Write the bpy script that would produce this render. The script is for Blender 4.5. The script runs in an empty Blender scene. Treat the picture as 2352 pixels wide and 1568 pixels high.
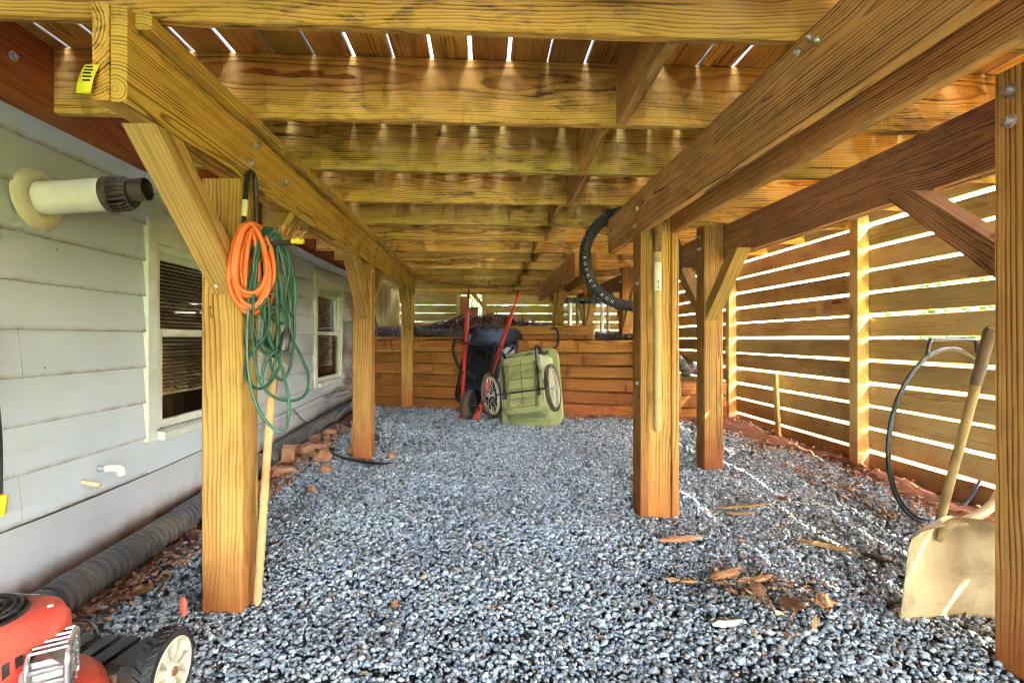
import bpy, bmesh, math, random
import numpy as np
from mathutils import Vector, Matrix, Euler

random.seed(7)
RNG = np.random.default_rng(11)
SC = bpy.context.scene
COL = SC.collection
R = math.radians

# ------------------------------------------------------------------ camera
CAM_H = 0.98
cd = bpy.data.cameras.new("camera")
cd.sensor_width = 36.0
cd.lens = 36.0 * 1200.0 / 2352.0
cd.shift_y = -6.0 / 2352.0
cd.clip_start = 0.02
cd.clip_end = 600
cam = bpy.data.objects.new("camera", cd)
COL.objects.link(cam)
cam.location = (0, 0, CAM_H)
cam.rotation_euler = (R(90), 0, R(-3.15))
SC.camera = cam

# ------------------------------------------------------------------ sky, sun, exposure
SUN_EL, SUN_AZ = 46.8, 24.0            # to the right of the deck and a little behind the camera
sv = Vector((math.cos(R(SUN_EL)) * math.cos(R(SUN_AZ)), -math.cos(R(SUN_EL)) * math.sin(R(SUN_AZ)), math.sin(R(SUN_EL))))
W = bpy.data.worlds.new("World")
SC.world = W
W.use_nodes = True
wn = W.node_tree
wn.nodes.clear()
sky = wn.nodes.new("ShaderNodeTexSky")
sky.sky_type = 'NISHITA'
sky.sun_disc = False
sky.sun_elevation = R(SUN_EL)
sky.sun_rotation = math.atan2(sv.x, sv.y)
sky.air_density = 1.0
sky.dust_density = 2.5
bg = wn.nodes.new("ShaderNodeBackground")
bg.inputs[1].default_value = 0.15
wo = wn.nodes.new("ShaderNodeOutputWorld")
wn.links.new(sky.outputs[0], bg.inputs[0])
wn.links.new(bg.outputs[0], wo.inputs[0])
sl = bpy.data.lights.new("sun", 'SUN')
sl.energy = 4.0
sl.angle = R(0.5)
sl.color = (1.0, 0.93, 0.82)
so = bpy.data.objects.new("sun", sl)
COL.objects.link(so)
so.rotation_euler = (-sv).to_track_quat('-Z', 'Y').to_euler()
so.location = sv * 30
SC.view_settings.view_transform = 'Standard'
SC.view_settings.look = 'None'
SC.view_settings.exposure = 6.24
SC.view_settings.gamma = 1.0
SC.view_settings.use_curve_mapping = False
SC.cycles.use_denoising = True
SC.cycles.max_bounces = 10
SC.cycles.diffuse_bounces = 5
SC.cycles.use_adaptive_sampling = True
SC.cycles.adaptive_threshold = 0.02
SC.cycles.filter_width = 1.0
SC.cycles.adaptive_min_samples = 24
SC.cycles.glossy_bounces = 3
SC.cycles.transparent_max_bounces = 12
SC.cycles.sample_clamp_indirect = 8.0
SC.cycles.caustics_reflective = False
SC.cycles.caustics_refractive = False

# ------------------------------------------------------------------ helpers
WM = {}


def thing(name, label, cat, loc=(0, 0, 0), rot=None, group=None):
    o = bpy.data.objects.new(name, None)
    COL.objects.link(o)
    M = Matrix.Translation(Vector(loc))
    if rot is not None:
        M = M @ (rot if isinstance(rot, Matrix) else Euler(rot).to_matrix().to_4x4())
    o.matrix_basis = M
    o.empty_display_size = 0.1
    WM[o] = M
    o["label"] = label
    o["category"] = cat
    if group:
        o["group"] = group
    return o


def tag(o, label, cat, group=None):
    o["label"] = label
    o["category"] = cat
    if group:
        o["group"] = group
    return o


def link(name, me, parent, M):
    o = bpy.data.objects.new(name, me)
    COL.objects.link(o)
    if parent is not None:
        o.parent = parent
        o.matrix_basis = WM[parent].inverted() @ M
    else:
        o.matrix_basis = M
    WM[o] = M
    return o


def mesh_data(name, v, f, mat, smooth=False):
    me = bpy.data.meshes.new(name)
    me.from_pydata([tuple(p) for p in v], [], f)
    if mat is not None:
        me.materials.append(mat)
    if smooth:
        me.polygons.foreach_set("use_smooth", [True] * len(me.polygons))
    me.update()
    return me


def mobj(name, v, f, mat, parent=None, M=None, smooth=False, kind=None):
    """v in local coordinates, M the world matrix of the object"""
    o = link(name, mesh_data(name, v, f, mat, smooth), parent, M if M is not None else Matrix.Identity(4))
    if kind:
        o["kind"] = kind
    return o


def autosmooth(o, ang=40):
    me = o.data
    me.polygons.foreach_set("use_smooth", [True] * len(me.polygons))
    try:
        me.set_sharp_from_angle(angle=R(ang))
    except Exception:
        pass
    return o


def frame(p0, p1, up=(0, 0, 1)):
    """matrix with X along p0->p1, Z near up, origin at middle"""
    p0, p1 = Vector(p0), Vector(p1)
    x = (p1 - p0).normalized()
    u = Vector(up)
    if abs(x.dot(u)) > 0.995:
        u = Vector((0, 1, 0))
    y = u.cross(x).normalized()
    z = x.cross(y).normalized()
    M = Matrix((x, y, z)).transposed().to_4x4()
    M.translation = (p0 + p1) / 2
    return M, (p1 - p0).length


def chamfer_box(L, wy, wz, c=0.004):
    c = min(c, wy * .3, wz * .3)
    a, b = wy / 2, wz / 2
    prof = [(-a + c, -b), (a - c, -b), (a, -b + c), (a, b - c), (a - c, b), (-a + c, b), (-a, b - c), (-a, -b + c)]
    v = [(-L / 2, y, z) for y, z in prof] + [(L / 2, y, z) for y, z in prof]
    n = 8
    f = [(i, (i + 1) % n, n + (i + 1) % n, n + i) for i in range(n)]
    f = [tuple(reversed(q)) for q in f]
    f.append(tuple(range(n)))
    f.append(tuple(reversed(range(n, 2 * n))))
    f = [tuple(reversed(q)) for q in f]
    return v, f


def plank(name, p0, p1, wy, wz, mat, parent=None, up=(0, 0, 1), c=0.004, roll=0.0):
    """timber from p0 to p1, wz measured near 'up', wy across; local X is the grain"""
    M, L = frame(p0, p1, up)
    if roll:
        M = M @ Matrix.Rotation(roll, 4, 'X')
    v, f = chamfer_box(L, wy, wz, c)
    return mobj(name, v, f, mat, parent, M)


def prism(name, pts, d, mat, parent, grain=None):
    """world polygon pts (planar) extruded by vector d; local X along grain"""
    pts = [Vector(p) for p in pts]
    d = Vector(d)
    g = Vector(grain) if grain is not None else (pts[1] - pts[0])
    ctr = sum(pts, Vector()) / len(pts) + d / 2
    M, _ = frame(ctr - g / 2, ctr + g / 2, d)
    Mi = M.inverted()
    n = len(pts)
    v = [Mi @ p for p in pts] + [Mi @ (p + d) for p in pts]
    f = [tuple(reversed(range(n))), tuple(range(n, 2 * n))] + [(i, (i + 1) % n, n + (i + 1) % n, n + i) for i in range(n)]
    o = mobj(name, v, f, mat, parent, M)
    bm = bmesh.new()
    bm.from_mesh(o.data)
    bmesh.ops.recalc_face_normals(bm, faces=bm.faces)
    bm.to_mesh(o.data)
    bm.free()
    return o


def spline(pts, n=8, closed=False):
    P = [Vector(p) for p in pts]
    out = []
    m = len(P)
    rng = range(m if closed else m - 1)
    for i in rng:
        if closed:
            a, b, c, d = P[(i - 1) % m], P[i], P[(i + 1) % m], P[(i + 2) % m]
        else:
            a, b, c, d = P[max(i - 1, 0)], P[i], P[i + 1], P[min(i + 2, m - 1)]
        for k in range(n):
            t = k / n
            out.append(0.5 * ((2 * b) + (c - a) * t + (2 * a - 5 * b + 4 * c - d) * t * t + (3 * b - a - 3 * c + d) * t ** 3))
    if not closed:
        out.append(P[-1].copy())
    return out


def tube_geo(path, r, seg=8, closed=False, caps=True, voff=0, squash=None):
    """r is a number or a list of radii"""
    P = [Vector(p) for p in path]
    n = len(P)
    rr = r if isinstance(r, (list, tuple)) else [r] * n
    v, f = [], []
    t0 = (P[1] - P[0]).normalized()
    ref = Vector((0, 0, 1)) if abs(t0.z) < 0.9 else Vector((1, 0, 0))
    nx = t0.cross(ref).normalized()
    for i in range(n):
        if closed:
            t = (P[(i + 1) % n] - P[i - 1])
        else:
            t = P[min(i + 1, n - 1)] - P[max(i - 1, 0)]
        if t.length < 1e-9:
            t = t0
        t = t.normalized()
        nx = (nx - t * nx.dot(t))
        nx = nx.normalized() if nx.length > 1e-6 else t.orthogonal().normalized()
        ny = t.cross(nx)
        for k in range(seg):
            a = 2 * math.pi * k / seg
            v.append(P[i] + (nx * math.cos(a) + ny * math.sin(a)) * rr[i])
    rings = n if closed else n - 1
    for i in range(rings):
        a, b = i * seg, ((i + 1) % n) * seg
        for k in range(seg):
            k2 = (k + 1) % seg
            f.append((voff + a + k, voff + a + k2, voff + b + k2, voff + b + k))
    if caps and not closed:
        f.append(tuple(voff + k for k in reversed(range(seg))))
        f.append(tuple(voff + (n - 1) * seg + k for k in range(seg)))
    return v, f


def tube(name, path, r, mat, parent=None, seg=8, closed=False, M=None, caps=True):
    """path given in world coordinates unless M is given (then local to M)"""
    v, f = tube_geo(path, r, seg, closed, caps)
    o = mobj(name, v, f, mat, parent, M)
    autosmooth(o, 50)
    return o


def lathe_geo(prof, seg=24, ax='z'):
    """prof: list of (r, h); axis h along local z (or x)"""
    v, f = [], []
    n = len(prof)
    for (r, h) in prof:
        for k in range(seg):
            a = 2 * math.pi * k / seg
            p = (r * math.cos(a), r * math.sin(a), h)
            v.append((p[2], p[0], p[1]) if ax == 'x' else p)
    for i in range(n - 1):
        for k in range(seg):
            k2 = (k + 1) % seg
            f.append((i * seg + k, i * seg + k2, (i + 1) * seg + k2, (i + 1) * seg + k))
    return v, f


def lathe(name, prof, mat, parent=None, M=None, seg=24, ax='z', smooth=True):
    v, f = lathe_geo(prof, seg, ax)
    o = mobj(name, v, f, mat, parent, M)
    if smooth:
        autosmooth(o, 35)
    return o


def merge(parts):
    V, F = [], []
    for v, f in parts:
        k = len(V)
        V += [tuple(p) for p in v]
        F += [tuple(i + k for i in q) for q in f]
    return V, F


def xform(vf, M):
    return [M @ Vector(p) for p in vf[0]], vf[1]


def lathe_closed(prof):
    return prof


# ------------------------------------------------------------------ materials
def nt(name):
    m = bpy.data.materials.new(name)
    m.use_nodes = True
    t = m.node_tree
    t.nodes.clear()
    out = t.nodes.new("ShaderNodeOutputMaterial")
    b = t.nodes.new("ShaderNodeBsdfPrincipled")
    t.links.new(b.outputs[0], out.inputs[0])
    return m, t, b


class NB:
    """tiny node builder"""
    def __init__(s, t):
        s.t = t

    def new(s, typ, **kw):
        n = s.t.nodes.new(typ)
        for k, v in kw.items():
            setattr(n, k, v)
        return n

    def put(s, sock, val):
        if isinstance(val, bpy.types.NodeSocket):
            s.t.links.new(val, sock)
        else:
            sock.default_value = val

    def math(s, op, a, b=0.0, c=None, clamp=False):
        n = s.new("ShaderNodeMath", operation=op)
        n.use_clamp = clamp
        s.put(n.inputs[0], a)
        s.put(n.inputs[1], b)
        if c is not None:
            s.put(n.inputs[2], c)
        return n.outputs[0]

    def mix(s, fac, a, b, blend='MIX'):
        n = s.new("ShaderNodeMix", data_type='RGBA', blend_type=blend)
        s.put(n.inputs[0], fac)
        s.put(n.inputs[6], a if isinstance(a, bpy.types.NodeSocket) else (*a[:3], 1))
        s.put(n.inputs[7], b if isinstance(b, bpy.types.NodeSocket) else (*b[:3], 1))
        return n.outputs[2]

    def ramp(s, fac, stops, interp='LINEAR'):
        n = s.new("ShaderNodeValToRGB")
        n.color_ramp.interpolation = interp
        el = n.color_ramp.elements
        while len(el) < len(stops):
            el.new(0.5)
        for e, (p, c) in zip(el, stops):
            e.position = p
            e.color = (*c, 1) if len(c) == 3 else c
        s.put(n.inputs[0], fac)
        return n.outputs[0]

    def rng(s, val, a, b, c=0.0, d=1.0, typ='LINEAR'):
        n = s.new("ShaderNodeMapRange", interpolation_type=typ)
        s.put(n.inputs[0], val)
        for i, x in enumerate((a, b, c, d)):
            s.put(n.inputs[1 + i], x)
        return n.outputs[0]

    def noise(s, vec, scale=1.0, detail=3.0, rough=0.5, dist=0.0):
        n = s.new("ShaderNodeTexNoise")
        if vec is not None:
            s.put(n.inputs["Vector"], vec)
        n.inputs["Scale"].default_value = scale
        n.inputs["Detail"].default_value = detail
        n.inputs["Roughness"].default_value = rough
        n.inputs["Distortion"].default_value = dist
        return n.outputs[0]

    def vmath(s, op, a, b):
        n = s.new("ShaderNodeVectorMath", operation=op)
        s.put(n.inputs[0], a)
        s.put(n.inputs[1], b)
        return n.outputs[0]

    def comb(s, x, y, z):
        n = s.new("ShaderNodeCombineXYZ")
        for i, q in enumerate((x, y, z)):
            s.put(n.inputs[i], q)
        return n.outputs[0]

    def sep(s, v):
        n = s.new("ShaderNodeSeparateXYZ")
        s.put(n.inputs[0], v)
        return n.outputs

    def bump(s, h, strength=0.3, dist=0.01):
        n = s.new("ShaderNodeBump")
        n.inputs["Strength"].default_value = strength
        n.inputs["Distance"].default_value = dist
        s.put(n.inputs["Height"], h)
        return n.outputs[0]


CLAY = (0.36, 0.115, 0.028)


def wood(name, light, dark, period=0.011, mildew=0.0, clay=0.0, rough=0.74, contrast=1.0, clay_h=0.38, tone=0.25, drip=0.0, milcol=(0.045, 0.026, 0.012), bleach=False):
    m, t, b = nt(name)
    N = NB(t)
    tc = N.new("ShaderNodeTexCoord")
    oi = N.new("ShaderNodeObjectInfo")
    rnd = oi.outputs["Random"]
    vec = tc.outputs["Object"]
    r1 = N.math('FRACT', N.math('MULTIPLY', rnd, 17.31))
    r2 = N.math('FRACT', N.math('MULTIPLY', rnd, 41.77))
    r3 = N.math('FRACT', N.math('MULTIPLY', rnd, 97.13))
    off = N.comb(N.math('MULTIPLY', rnd, 53.0), N.math('MULTIPLY', r1, 29.0), N.math('MULTIPLY', r2, 19.0))
    pv = N.vmath('ADD', vec, off)
    sx = N.sep(vec)
    slow = N.noise(N.vmath('MULTIPLY', pv, (1.5, 5.0, 5.0)), 1.0, 3.0, 0.5)
    # knots
    vo = N.new("ShaderNodeTexVoronoi")
    vo.feature = 'F1'
    vo.inputs["Scale"].default_value = 1.0
    vo.inputs["Randomness"].default_value = 1.0
    N.put(vo.inputs["Vector"], N.vmath('MULTIPLY', pv, (1.15, 3.6, 3.6)))
    kd = vo.outputs["Distance"]
    kbend = N.rng(kd, 0.0, 0.34, 1.0, 0.0, 'SMOOTHSTEP')
    knot = N.rng(kd, 0.055, 0.085, 1.0, 0.0, 'SMOOTHSTEP')
    # rings round an off-centre pith
    yy = N.math('ADD', N.math('ADD', sx[1], N.math('MULTIPLY', N.math('SUBTRACT', r1, 0.5), 0.16)), N.math('MULTIPLY', N.math('SUBTRACT', slow, 0.5), 0.055))
    yy = N.math('ADD', yy, N.math('MULTIPLY', sx[0], N.math('MULTIPLY', N.math('SUBTRACT', r3, 0.5), 0.03)))
    zz = N.math('ADD', N.math('ADD', sx[2], N.math('MULTIPLY', N.math('SUBTRACT', r2, 0.5), 0.22)), N.math('MULTIPLY', slow, 0.04))
    zz = N.math('ADD', zz, N.math('MULTIPLY', kbend, 0.022))
    rr = N.math('SQRT', N.math('ADD', N.math('MULTIPLY', yy, yy), N.math('MULTIPLY', zz, zz)))
    fib = N.noise(N.vmath('MULTIPLY', pv, (5.0, 160.0, 160.0)), 1.0, 3.0, 0.6)
    rr = N.math('ADD', rr, N.math('MULTIPLY', N.math('SUBTRACT', fib, 0.5), 0.0035))
    ring = N.math('FRACT', N.math('DIVIDE', rr, period))
    late = N.ramp(ring, [(0.0, (0.0,) * 3), (0.42, (0.12,) * 3), (0.80, (0.95,) * 3), (0.90, (1.0,) * 3), (1.0, (0.0,) * 3)])
    wnz = N.new("ShaderNodeTexWhiteNoise", noise_dimensions='1D')
    N.put(wnz.inputs["W"], N.math('ADD', N.math('FLOOR', N.math('DIVIDE', rr, period)), N.math('MULTIPLY', rnd, 77.0)))
    late = N.math('MULTIPLY', late, N.rng(wnz.outputs["Value"], 0.0, 1.0, 0.25, 1.1))
    late = N.math('MULTIPLY', late, contrast)
    late = N.math('MULTIPLY', late, N.rng(slow, 0.25, 0.75, 0.5, 1.15))
    col = N.mix(N.math('ADD', N.math('MULTIPLY', late, 0.95), N.math('MULTIPLY', fib, 0.25), clamp=True), light, dark)
    crk = N.noise(N.vmath('MULTIPLY', pv, (1.4, 75.0, 75.0)), 1.0, 2.0, 0.5)
    crk = N.rng(crk, 0.70, 0.75)
    col = N.mix(N.math('MULTIPLY', crk, 0.75), col, (dark[0] * .35, dark[1] * .3, dark[2] * .3))
    # weathering in broad patches
    patch = N.noise(N.vmath('MULTIPLY', pv, (1.6, 5.0, 5.0)), 1.3, 4.0, 0.6)
    col = N.mix(N.rng(patch, 0.48, 0.75, 0.0, 0.45), col, (dark[0] * .75, dark[1] * .62, dark[2] * .55))
    gw = N.noise(N.vmath('MULTIPLY', pv, (0.8, 3.0, 3.0)), 1.6, 5.0, 0.65)
    col = N.mix(N.math('MULTIPLY', N.rng(gw, 0.46, 0.70), N.rng(r2, 0.2, 1.0, 0.0, 0.55)), col, (light[0] * .52, light[1] * .60, light[2] * .95))
    if mildew > 0:
        ms = N.noise(N.vmath('MULTIPLY', pv, (9.0, 30.0, 30.0)), 1.0, 4.0, 0.65, 0.4)
        mm = N.noise(N.vmath('MULTIPLY', pv, (1.1, 3.0, 3.0)), 1.0, 2.0, 0.5)
        mk = N.math('MULTIPLY', N.rng(ms, 0.47, 0.62), N.rng(mm, 0.42, 0.58))
        mk = N.math('MULTIPLY', mk, N.rng(late, 0.0, 0.8, 0.35, 1.0))
        col = N.mix(N.math('MULTIPLY', mk, mildew), col, milcol)
    if drip > 0:
        dr = N.noise(N.vmath('MULTIPLY', pv, (10.0, 1.6, 1.6)), 1.0, 4.0, 0.65, 0.35)
        dm = N.noise(N.vmath('MULTIPLY', pv, (1.7, 3.0, 3.0)), 1.0, 2.0, 0.5)
        col = N.mix(N.math('MULTIPLY', N.math('MULTIPLY', N.rng(dr, 0.56, 0.64), N.rng(dm, 0.45, 0.57)), drip), col, (0.10, 0.022, 0.006))
    col = N.mix(N.math('MULTIPLY', knot, 0.85), col, (0.10, 0.035, 0.012))
    col = N.mix(N.math('MULTIPLY', N.rng(kd, 0.06, 0.24, 1.0, 0.0), 0.45), col, (0.22, 0.09, 0.025))
    if clay > 0:
        geo = N.new("ShaderNodeNewGeometry")
        ps = N.sep(geo.outputs["Position"])
        gzz = N.math('ADD', N.math('MULTIPLY', ps[1], 0.033), -0.063)
        hh = N.math('SUBTRACT', ps[2], gzz)
        cn = N.noise(geo.outputs["Position"], 7.0, 4.0, 0.6)
        hh = N.math('ADD', hh, N.math('MULTIPLY', N.math('SUBTRACT', cn, 0.5), 0.45))
        col = N.mix(N.math('MULTIPLY', N.rng(hh, 0.0, clay_h, 1.0, 0.0, 'SMOOTHSTEP'), clay), col, CLAY)
    if bleach:
        gn = N.new("ShaderNodeNewGeometry")
        up = N.sep(gn.outputs["True Normal"])[2]
        col = N.mix(N.rng(up, -0.75, -0.6), col, (0.22, 0.215, 0.21))
    hsv = N.new("ShaderNodeHueSaturation")
    N.put(hsv.inputs["Color"], col)
    N.put(hsv.inputs["Value"], N.rng(r3, 0.0, 1.0, 1.0 - tone, 1.0 + tone))
    N.put(hsv.inputs["Hue"], N.rng(r1, 0.0, 1.0, 0.488, 0.510))
    N.put(b.inputs["Base Color"], hsv.outputs[0])
    b.inputs["Roughness"].default_value = rough
    b.inputs["Specular IOR Level"].default_value = 0.2
    hgt = N.math('SUBTRACT', N.math('ADD', N.math('MULTIPLY', late, 0.5), N.math('MULTIPLY', fib, 0.6)), N.math('MULTIPLY', crk, 1.5))
    N.put(b.inputs["Normal"], N.bump(hgt, 0.35, 0.0025))
    return m


def plain(name, col, rough=0.5, metal=0.0, dirt=0.0, dirtcol=(0.12, 0.055, 0.02), bump=0.0, scale=9.0, spec=0.5, vary=0.12, lo=0.5, hi=0.7):
    m, t, b = nt(name)
    N = NB(t)
    tc = N.new("ShaderNodeTexCoord")
    oi = N.new("ShaderNodeObjectInfo")
    v = N.vmath('ADD', tc.outputs["Object"], N.comb(N.math('MULTIPLY', oi.outputs["Random"], 31.0), 0.0, 0.0))
    n1 = N.noise(v, scale, 5.0, 0.62)
    c = N.mix(N.rng(n1, 0.3, 0.7, 0.0, 1.0), tuple(x * (1 - vary) for x in col), tuple(min(1, x * (1 + vary)) for x in col))
    if dirt > 0:
        n2 = N.noise(v, scale * 0.6, 6.0, 0.68, 0.3)
        d = N.math('MULTIPLY', N.rng(n2, lo, hi, 0.0, 1.0), dirt)
        c = N.mix(d, c, dirtcol)
        N.put(b.inputs["Roughness"], N.rng(d, 0.0, 1.0, rough, min(1, rough + 0.35)))
    else:
        b.inputs["Roughness"].default_value = rough
    N.put(b.inputs["Base Color"], c)
    b.inputs["Metallic"].default_value = metal
    b.inputs["Specular IOR Level"].default_value = spec
    if bump:
        n3 = N.noise(v, scale * 6, 4.0, 0.6)
        N.put(b.inputs["Normal"], N.bump(n3, bump, 0.004))
    return m


M_JOIST = wood("pine_joist", (0.84, 0.525, 0.115), (0.32, 0.125, 0.018), 0.0085, mildew=1.0, drip=0.35, contrast=1.0)
M_DECKB = wood("pine_decking", (0.62, 0.33, 0.075), (0.26, 0.095, 0.018), 0.009, mildew=0.6, bleach=True)
M_BEAM = wood("pine_beam_yellow", (0.72, 0.43, 0.095), (0.22, 0.090, 0.018), 0.0085, mildew=0.95, contrast=1.0)
M_BROWN = wood("pine_beam_brown", (0.64, 0.355, 0.10), (0.18, 0.072, 0.02), 0.0085, mildew=0.6, contrast=1.15)
M_DARKB = wood("pine_beam_dark", (0.50, 0.29, 0.12), (0.15, 0.070, 0.028), 0.009, mildew=0.6, contrast=1.1)
M_POST = wood("pine_post", (0.70, 0.425, 0.11), (0.23, 0.095, 0.022), 0.012, clay=0.85, mildew=0.5, contrast=1.1, clay_h=0.45)
M_POSTB = wood("pine_post_brown", (0.60, 0.32, 0.08), (0.17, 0.064, 0.016), 0.011, clay=0.85, mildew=0.5, contrast=1.1, clay_h=0.5)
M_BRACE = wood("pine_brace", (0.66, 0.43, 0.13), (0.27, 0.135, 0.035), 0.014, contrast=1.0)
M_LEDGER = wood("stained_ledger", (0.42, 0.145, 0.035), (0.15, 0.040, 0.012), 0.012, mildew=0.4)
M_SLAT = wood("pine_slat", (0.60, 0.46, 0.185), (0.34, 0.225, 0.075), 0.010, clay=0.7, clay_h=0.42, contrast=0.75, mildew=0.25)
M_TIMBER = wood("pine_timber", (0.52, 0.225, 0.050), (0.17, 0.056, 0.012), 0.012, mildew=0.35, drip=0.6, tone=0.22, clay=0.55, clay_h=0.5)
M_HANDLE = wood("ash_handle", (0.56, 0.385, 0.17), (0.40, 0.235, 0.085), 0.007, contrast=0.6, rough=0.45, tone=0.05)
M_CHIP = wood("splintered_wood", (0.50, 0.30, 0.12), (0.20, 0.085, 0.03), 0.006, tone=0.4)
M_GREYWOOD = wood("weathered_wood", (0.36, 0.27, 0.165), (0.19, 0.125, 0.07), 0.010)
M_SALMON = wood("cedar_panel", (0.52, 0.26, 0.14), (0.36, 0.15, 0.07), 0.02, contrast=0.5)

M_RED = plain("red_paint", (0.55, 0.030, 0.016), 0.42, dirt=0.35, dirtcol=(0.16, 0.05, 0.02), scale=12)
M_MRED = plain("red_plastic", (0.60, 0.055, 0.032), 0.42, dirt=0.8, dirtcol=(0.42, 0.19, 0.11), scale=9, lo=.42, hi=.72)
M_BLACK = plain("black_plastic", (0.014, 0.014, 0.016), 0.35, dirt=0.45, dirtcol=(0.10, 0.065, 0.04), scale=8)
M_TRAY = plain("black_tray", (0.010, 0.013, 0.020), 0.22, dirt=0.5, dirtcol=(0.085, 0.08, 0.075), scale=5, lo=.55, hi=.8)
M_STEEL = plain("black_steel", (0.016, 0.016, 0.018), 0.32, 0.0, dirt=0.5, dirtcol=(0.10, 0.05, 0.025), scale=16, spec=0.6)
M_RUBBER = plain("tyre_rubber", (0.020, 0.019, 0.018), 0.62, dirt=0.35, dirtcol=(0.13, 0.085, 0.05), scale=14)
M_MUDTYRE = plain("muddy_tyre", (0.060, 0.046, 0.034), 0.85, dirt=0.9, dirtcol=(0.28, 0.165, 0.085), scale=16, bump=0.5)
M_RIM = plain("painted_rim", (0.62, 0.58, 0.44), 0.45, dirt=0.4, dirtcol=(0.30, 0.20, 0.10), scale=14)
M_SPOKE = plain("spoke_steel", (0.62, 0.60, 0.52), 0.35, 0.6, dirt=0.3)
M_GREEN = plain("olive_plastic", (0.36, 0.37, 0.155), 0.36, dirt=0.75, dirtcol=(0.11, 0.065, 0.022), scale=5, lo=0.54, hi=0.76)
M_GREENR = plain("olive_plastic_soiled", (0.29, 0.29, 0.11), 0.45, dirt=0.85, dirtcol=(0.13, 0.075, 0.025), scale=9, lo=.36, hi=.62)
M_SILVER = plain("bare_aluminium", (0.70, 0.70, 0.70), 0.28, 0.9, dirt=0.25, dirtcol=(0.25, 0.18, 0.12))
M_GALV = plain("galvanised", (0.60, 0.61, 0.62), 0.35, 0.8, dirt=0.2)
M_RUST = plain("rusty_steel", (0.26, 0.115, 0.035), 0.75, 0.1, dirt=0.8, dirtcol=(0.055, 0.028, 0.016), scale=26, bump=0.3)
M_DARKMETAL = plain("sooty_metal", (0.11, 0.08, 0.06), 0.45, 0.7, dirt=0.5, dirtcol=(0.16, 0.08, 0.035), scale=20)
M_PVC = plain("white_pvc", (0.74, 0.68, 0.60), 0.38, dirt=0.5, dirtcol=(0.42, 0.28, 0.15), scale=7, lo=.52, hi=.8)
M_CREAM = plain("cream_plastic", (0.66, 0.58, 0.37), 0.42, dirt=0.3, dirtcol=(0.35, 0.25, 0.10), scale=9)
M_YELLOW = plain("yellow_plastic", (0.78, 0.60, 0.03), 0.4, dirt=0.2)
M_ORANGE = plain("orange_cord", (0.80, 0.150, 0.018), 0.42, dirt=0.22, dirtcol=(0.30, 0.08, 0.02), scale=20)
M_GCORD = plain("green_cord", (0.014, 0.085, 0.045), 0.40, dirt=0.25, dirtcol=(0.10, 0.07, 0.03), scale=20)
M_PIPE = plain("corrugated_black", (0.065, 0.067, 0.066), 0.38, dirt=0.6, dirtcol=(0.21, 0.165, 0.10), scale=6, lo=.42, hi=.70)
M_BRICK = plain("red_brick", (0.42, 0.185, 0.090), 0.9, dirt=0.7, dirtcol=(0.50, 0.30, 0.17), scale=16, bump=0.6)
M_CLOD = plain("clay_clod", (0.38, 0.185, 0.095), 0.95, dirt=0.4, dirtcol=(0.30, 0.09, 0.03), scale=22, bump=0.8)
M_BLUE = plain("blue_plastic", (0.020, 0.07, 0.30), 0.35, dirt=0.25)
M_TEAL = plain("teal_plastic", (0.02, 0.24, 0.36), 0.35)
M_BRASS = plain("brass", (0.50, 0.34, 0.12), 0.4, 0.8, dirt=0.5, dirtcol=(0.12, 0.10, 0.05), scale=30)
M_COPPER = plain("copper", (0.45, 0.20, 0.09), 0.4, 0.8, dirt=0.4)
M_SCOOP = plain("tan_scoop", (0.46, 0.34, 0.17), 0.45, dirt=0.85, dirtcol=(0.20, 0.125, 0.055), scale=8, lo=.48, hi=.68)
M_PAINT = plain("window_paint", (0.66, 0.67, 0.58), 0.45, dirt=0.25, dirtcol=(0.38, 0.30, 0.20), scale=8)
M_BLIND = plain("blind_slat", (0.62, 0.50, 0.30), 0.5)
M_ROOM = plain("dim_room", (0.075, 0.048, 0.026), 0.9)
M_LEAF = plain("dry_leaf", (0.26, 0.115, 0.045), 0.7, vary=0.5, scale=30)
M_TAGY = plain("yellow_tag", (0.85, 0.72, 0.02), 0.45)
M_INK = plain("black_ink", (0.02, 0.02, 0.02), 0.6)
M_LABELW = plain("paper_label", (0.72, 0.66, 0.48), 0.6)
M_WHITEINK = plain("white_ink", (0.75, 0.75, 0.75), 0.5)
M_LABELG = plain("green_label", (0.10, 0.42, 0.16), 0.4, dirt=0.4)
M_BARK = plain("bark", (0.09, 0.06, 0.04), 0.9, bump=0.6)


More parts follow.
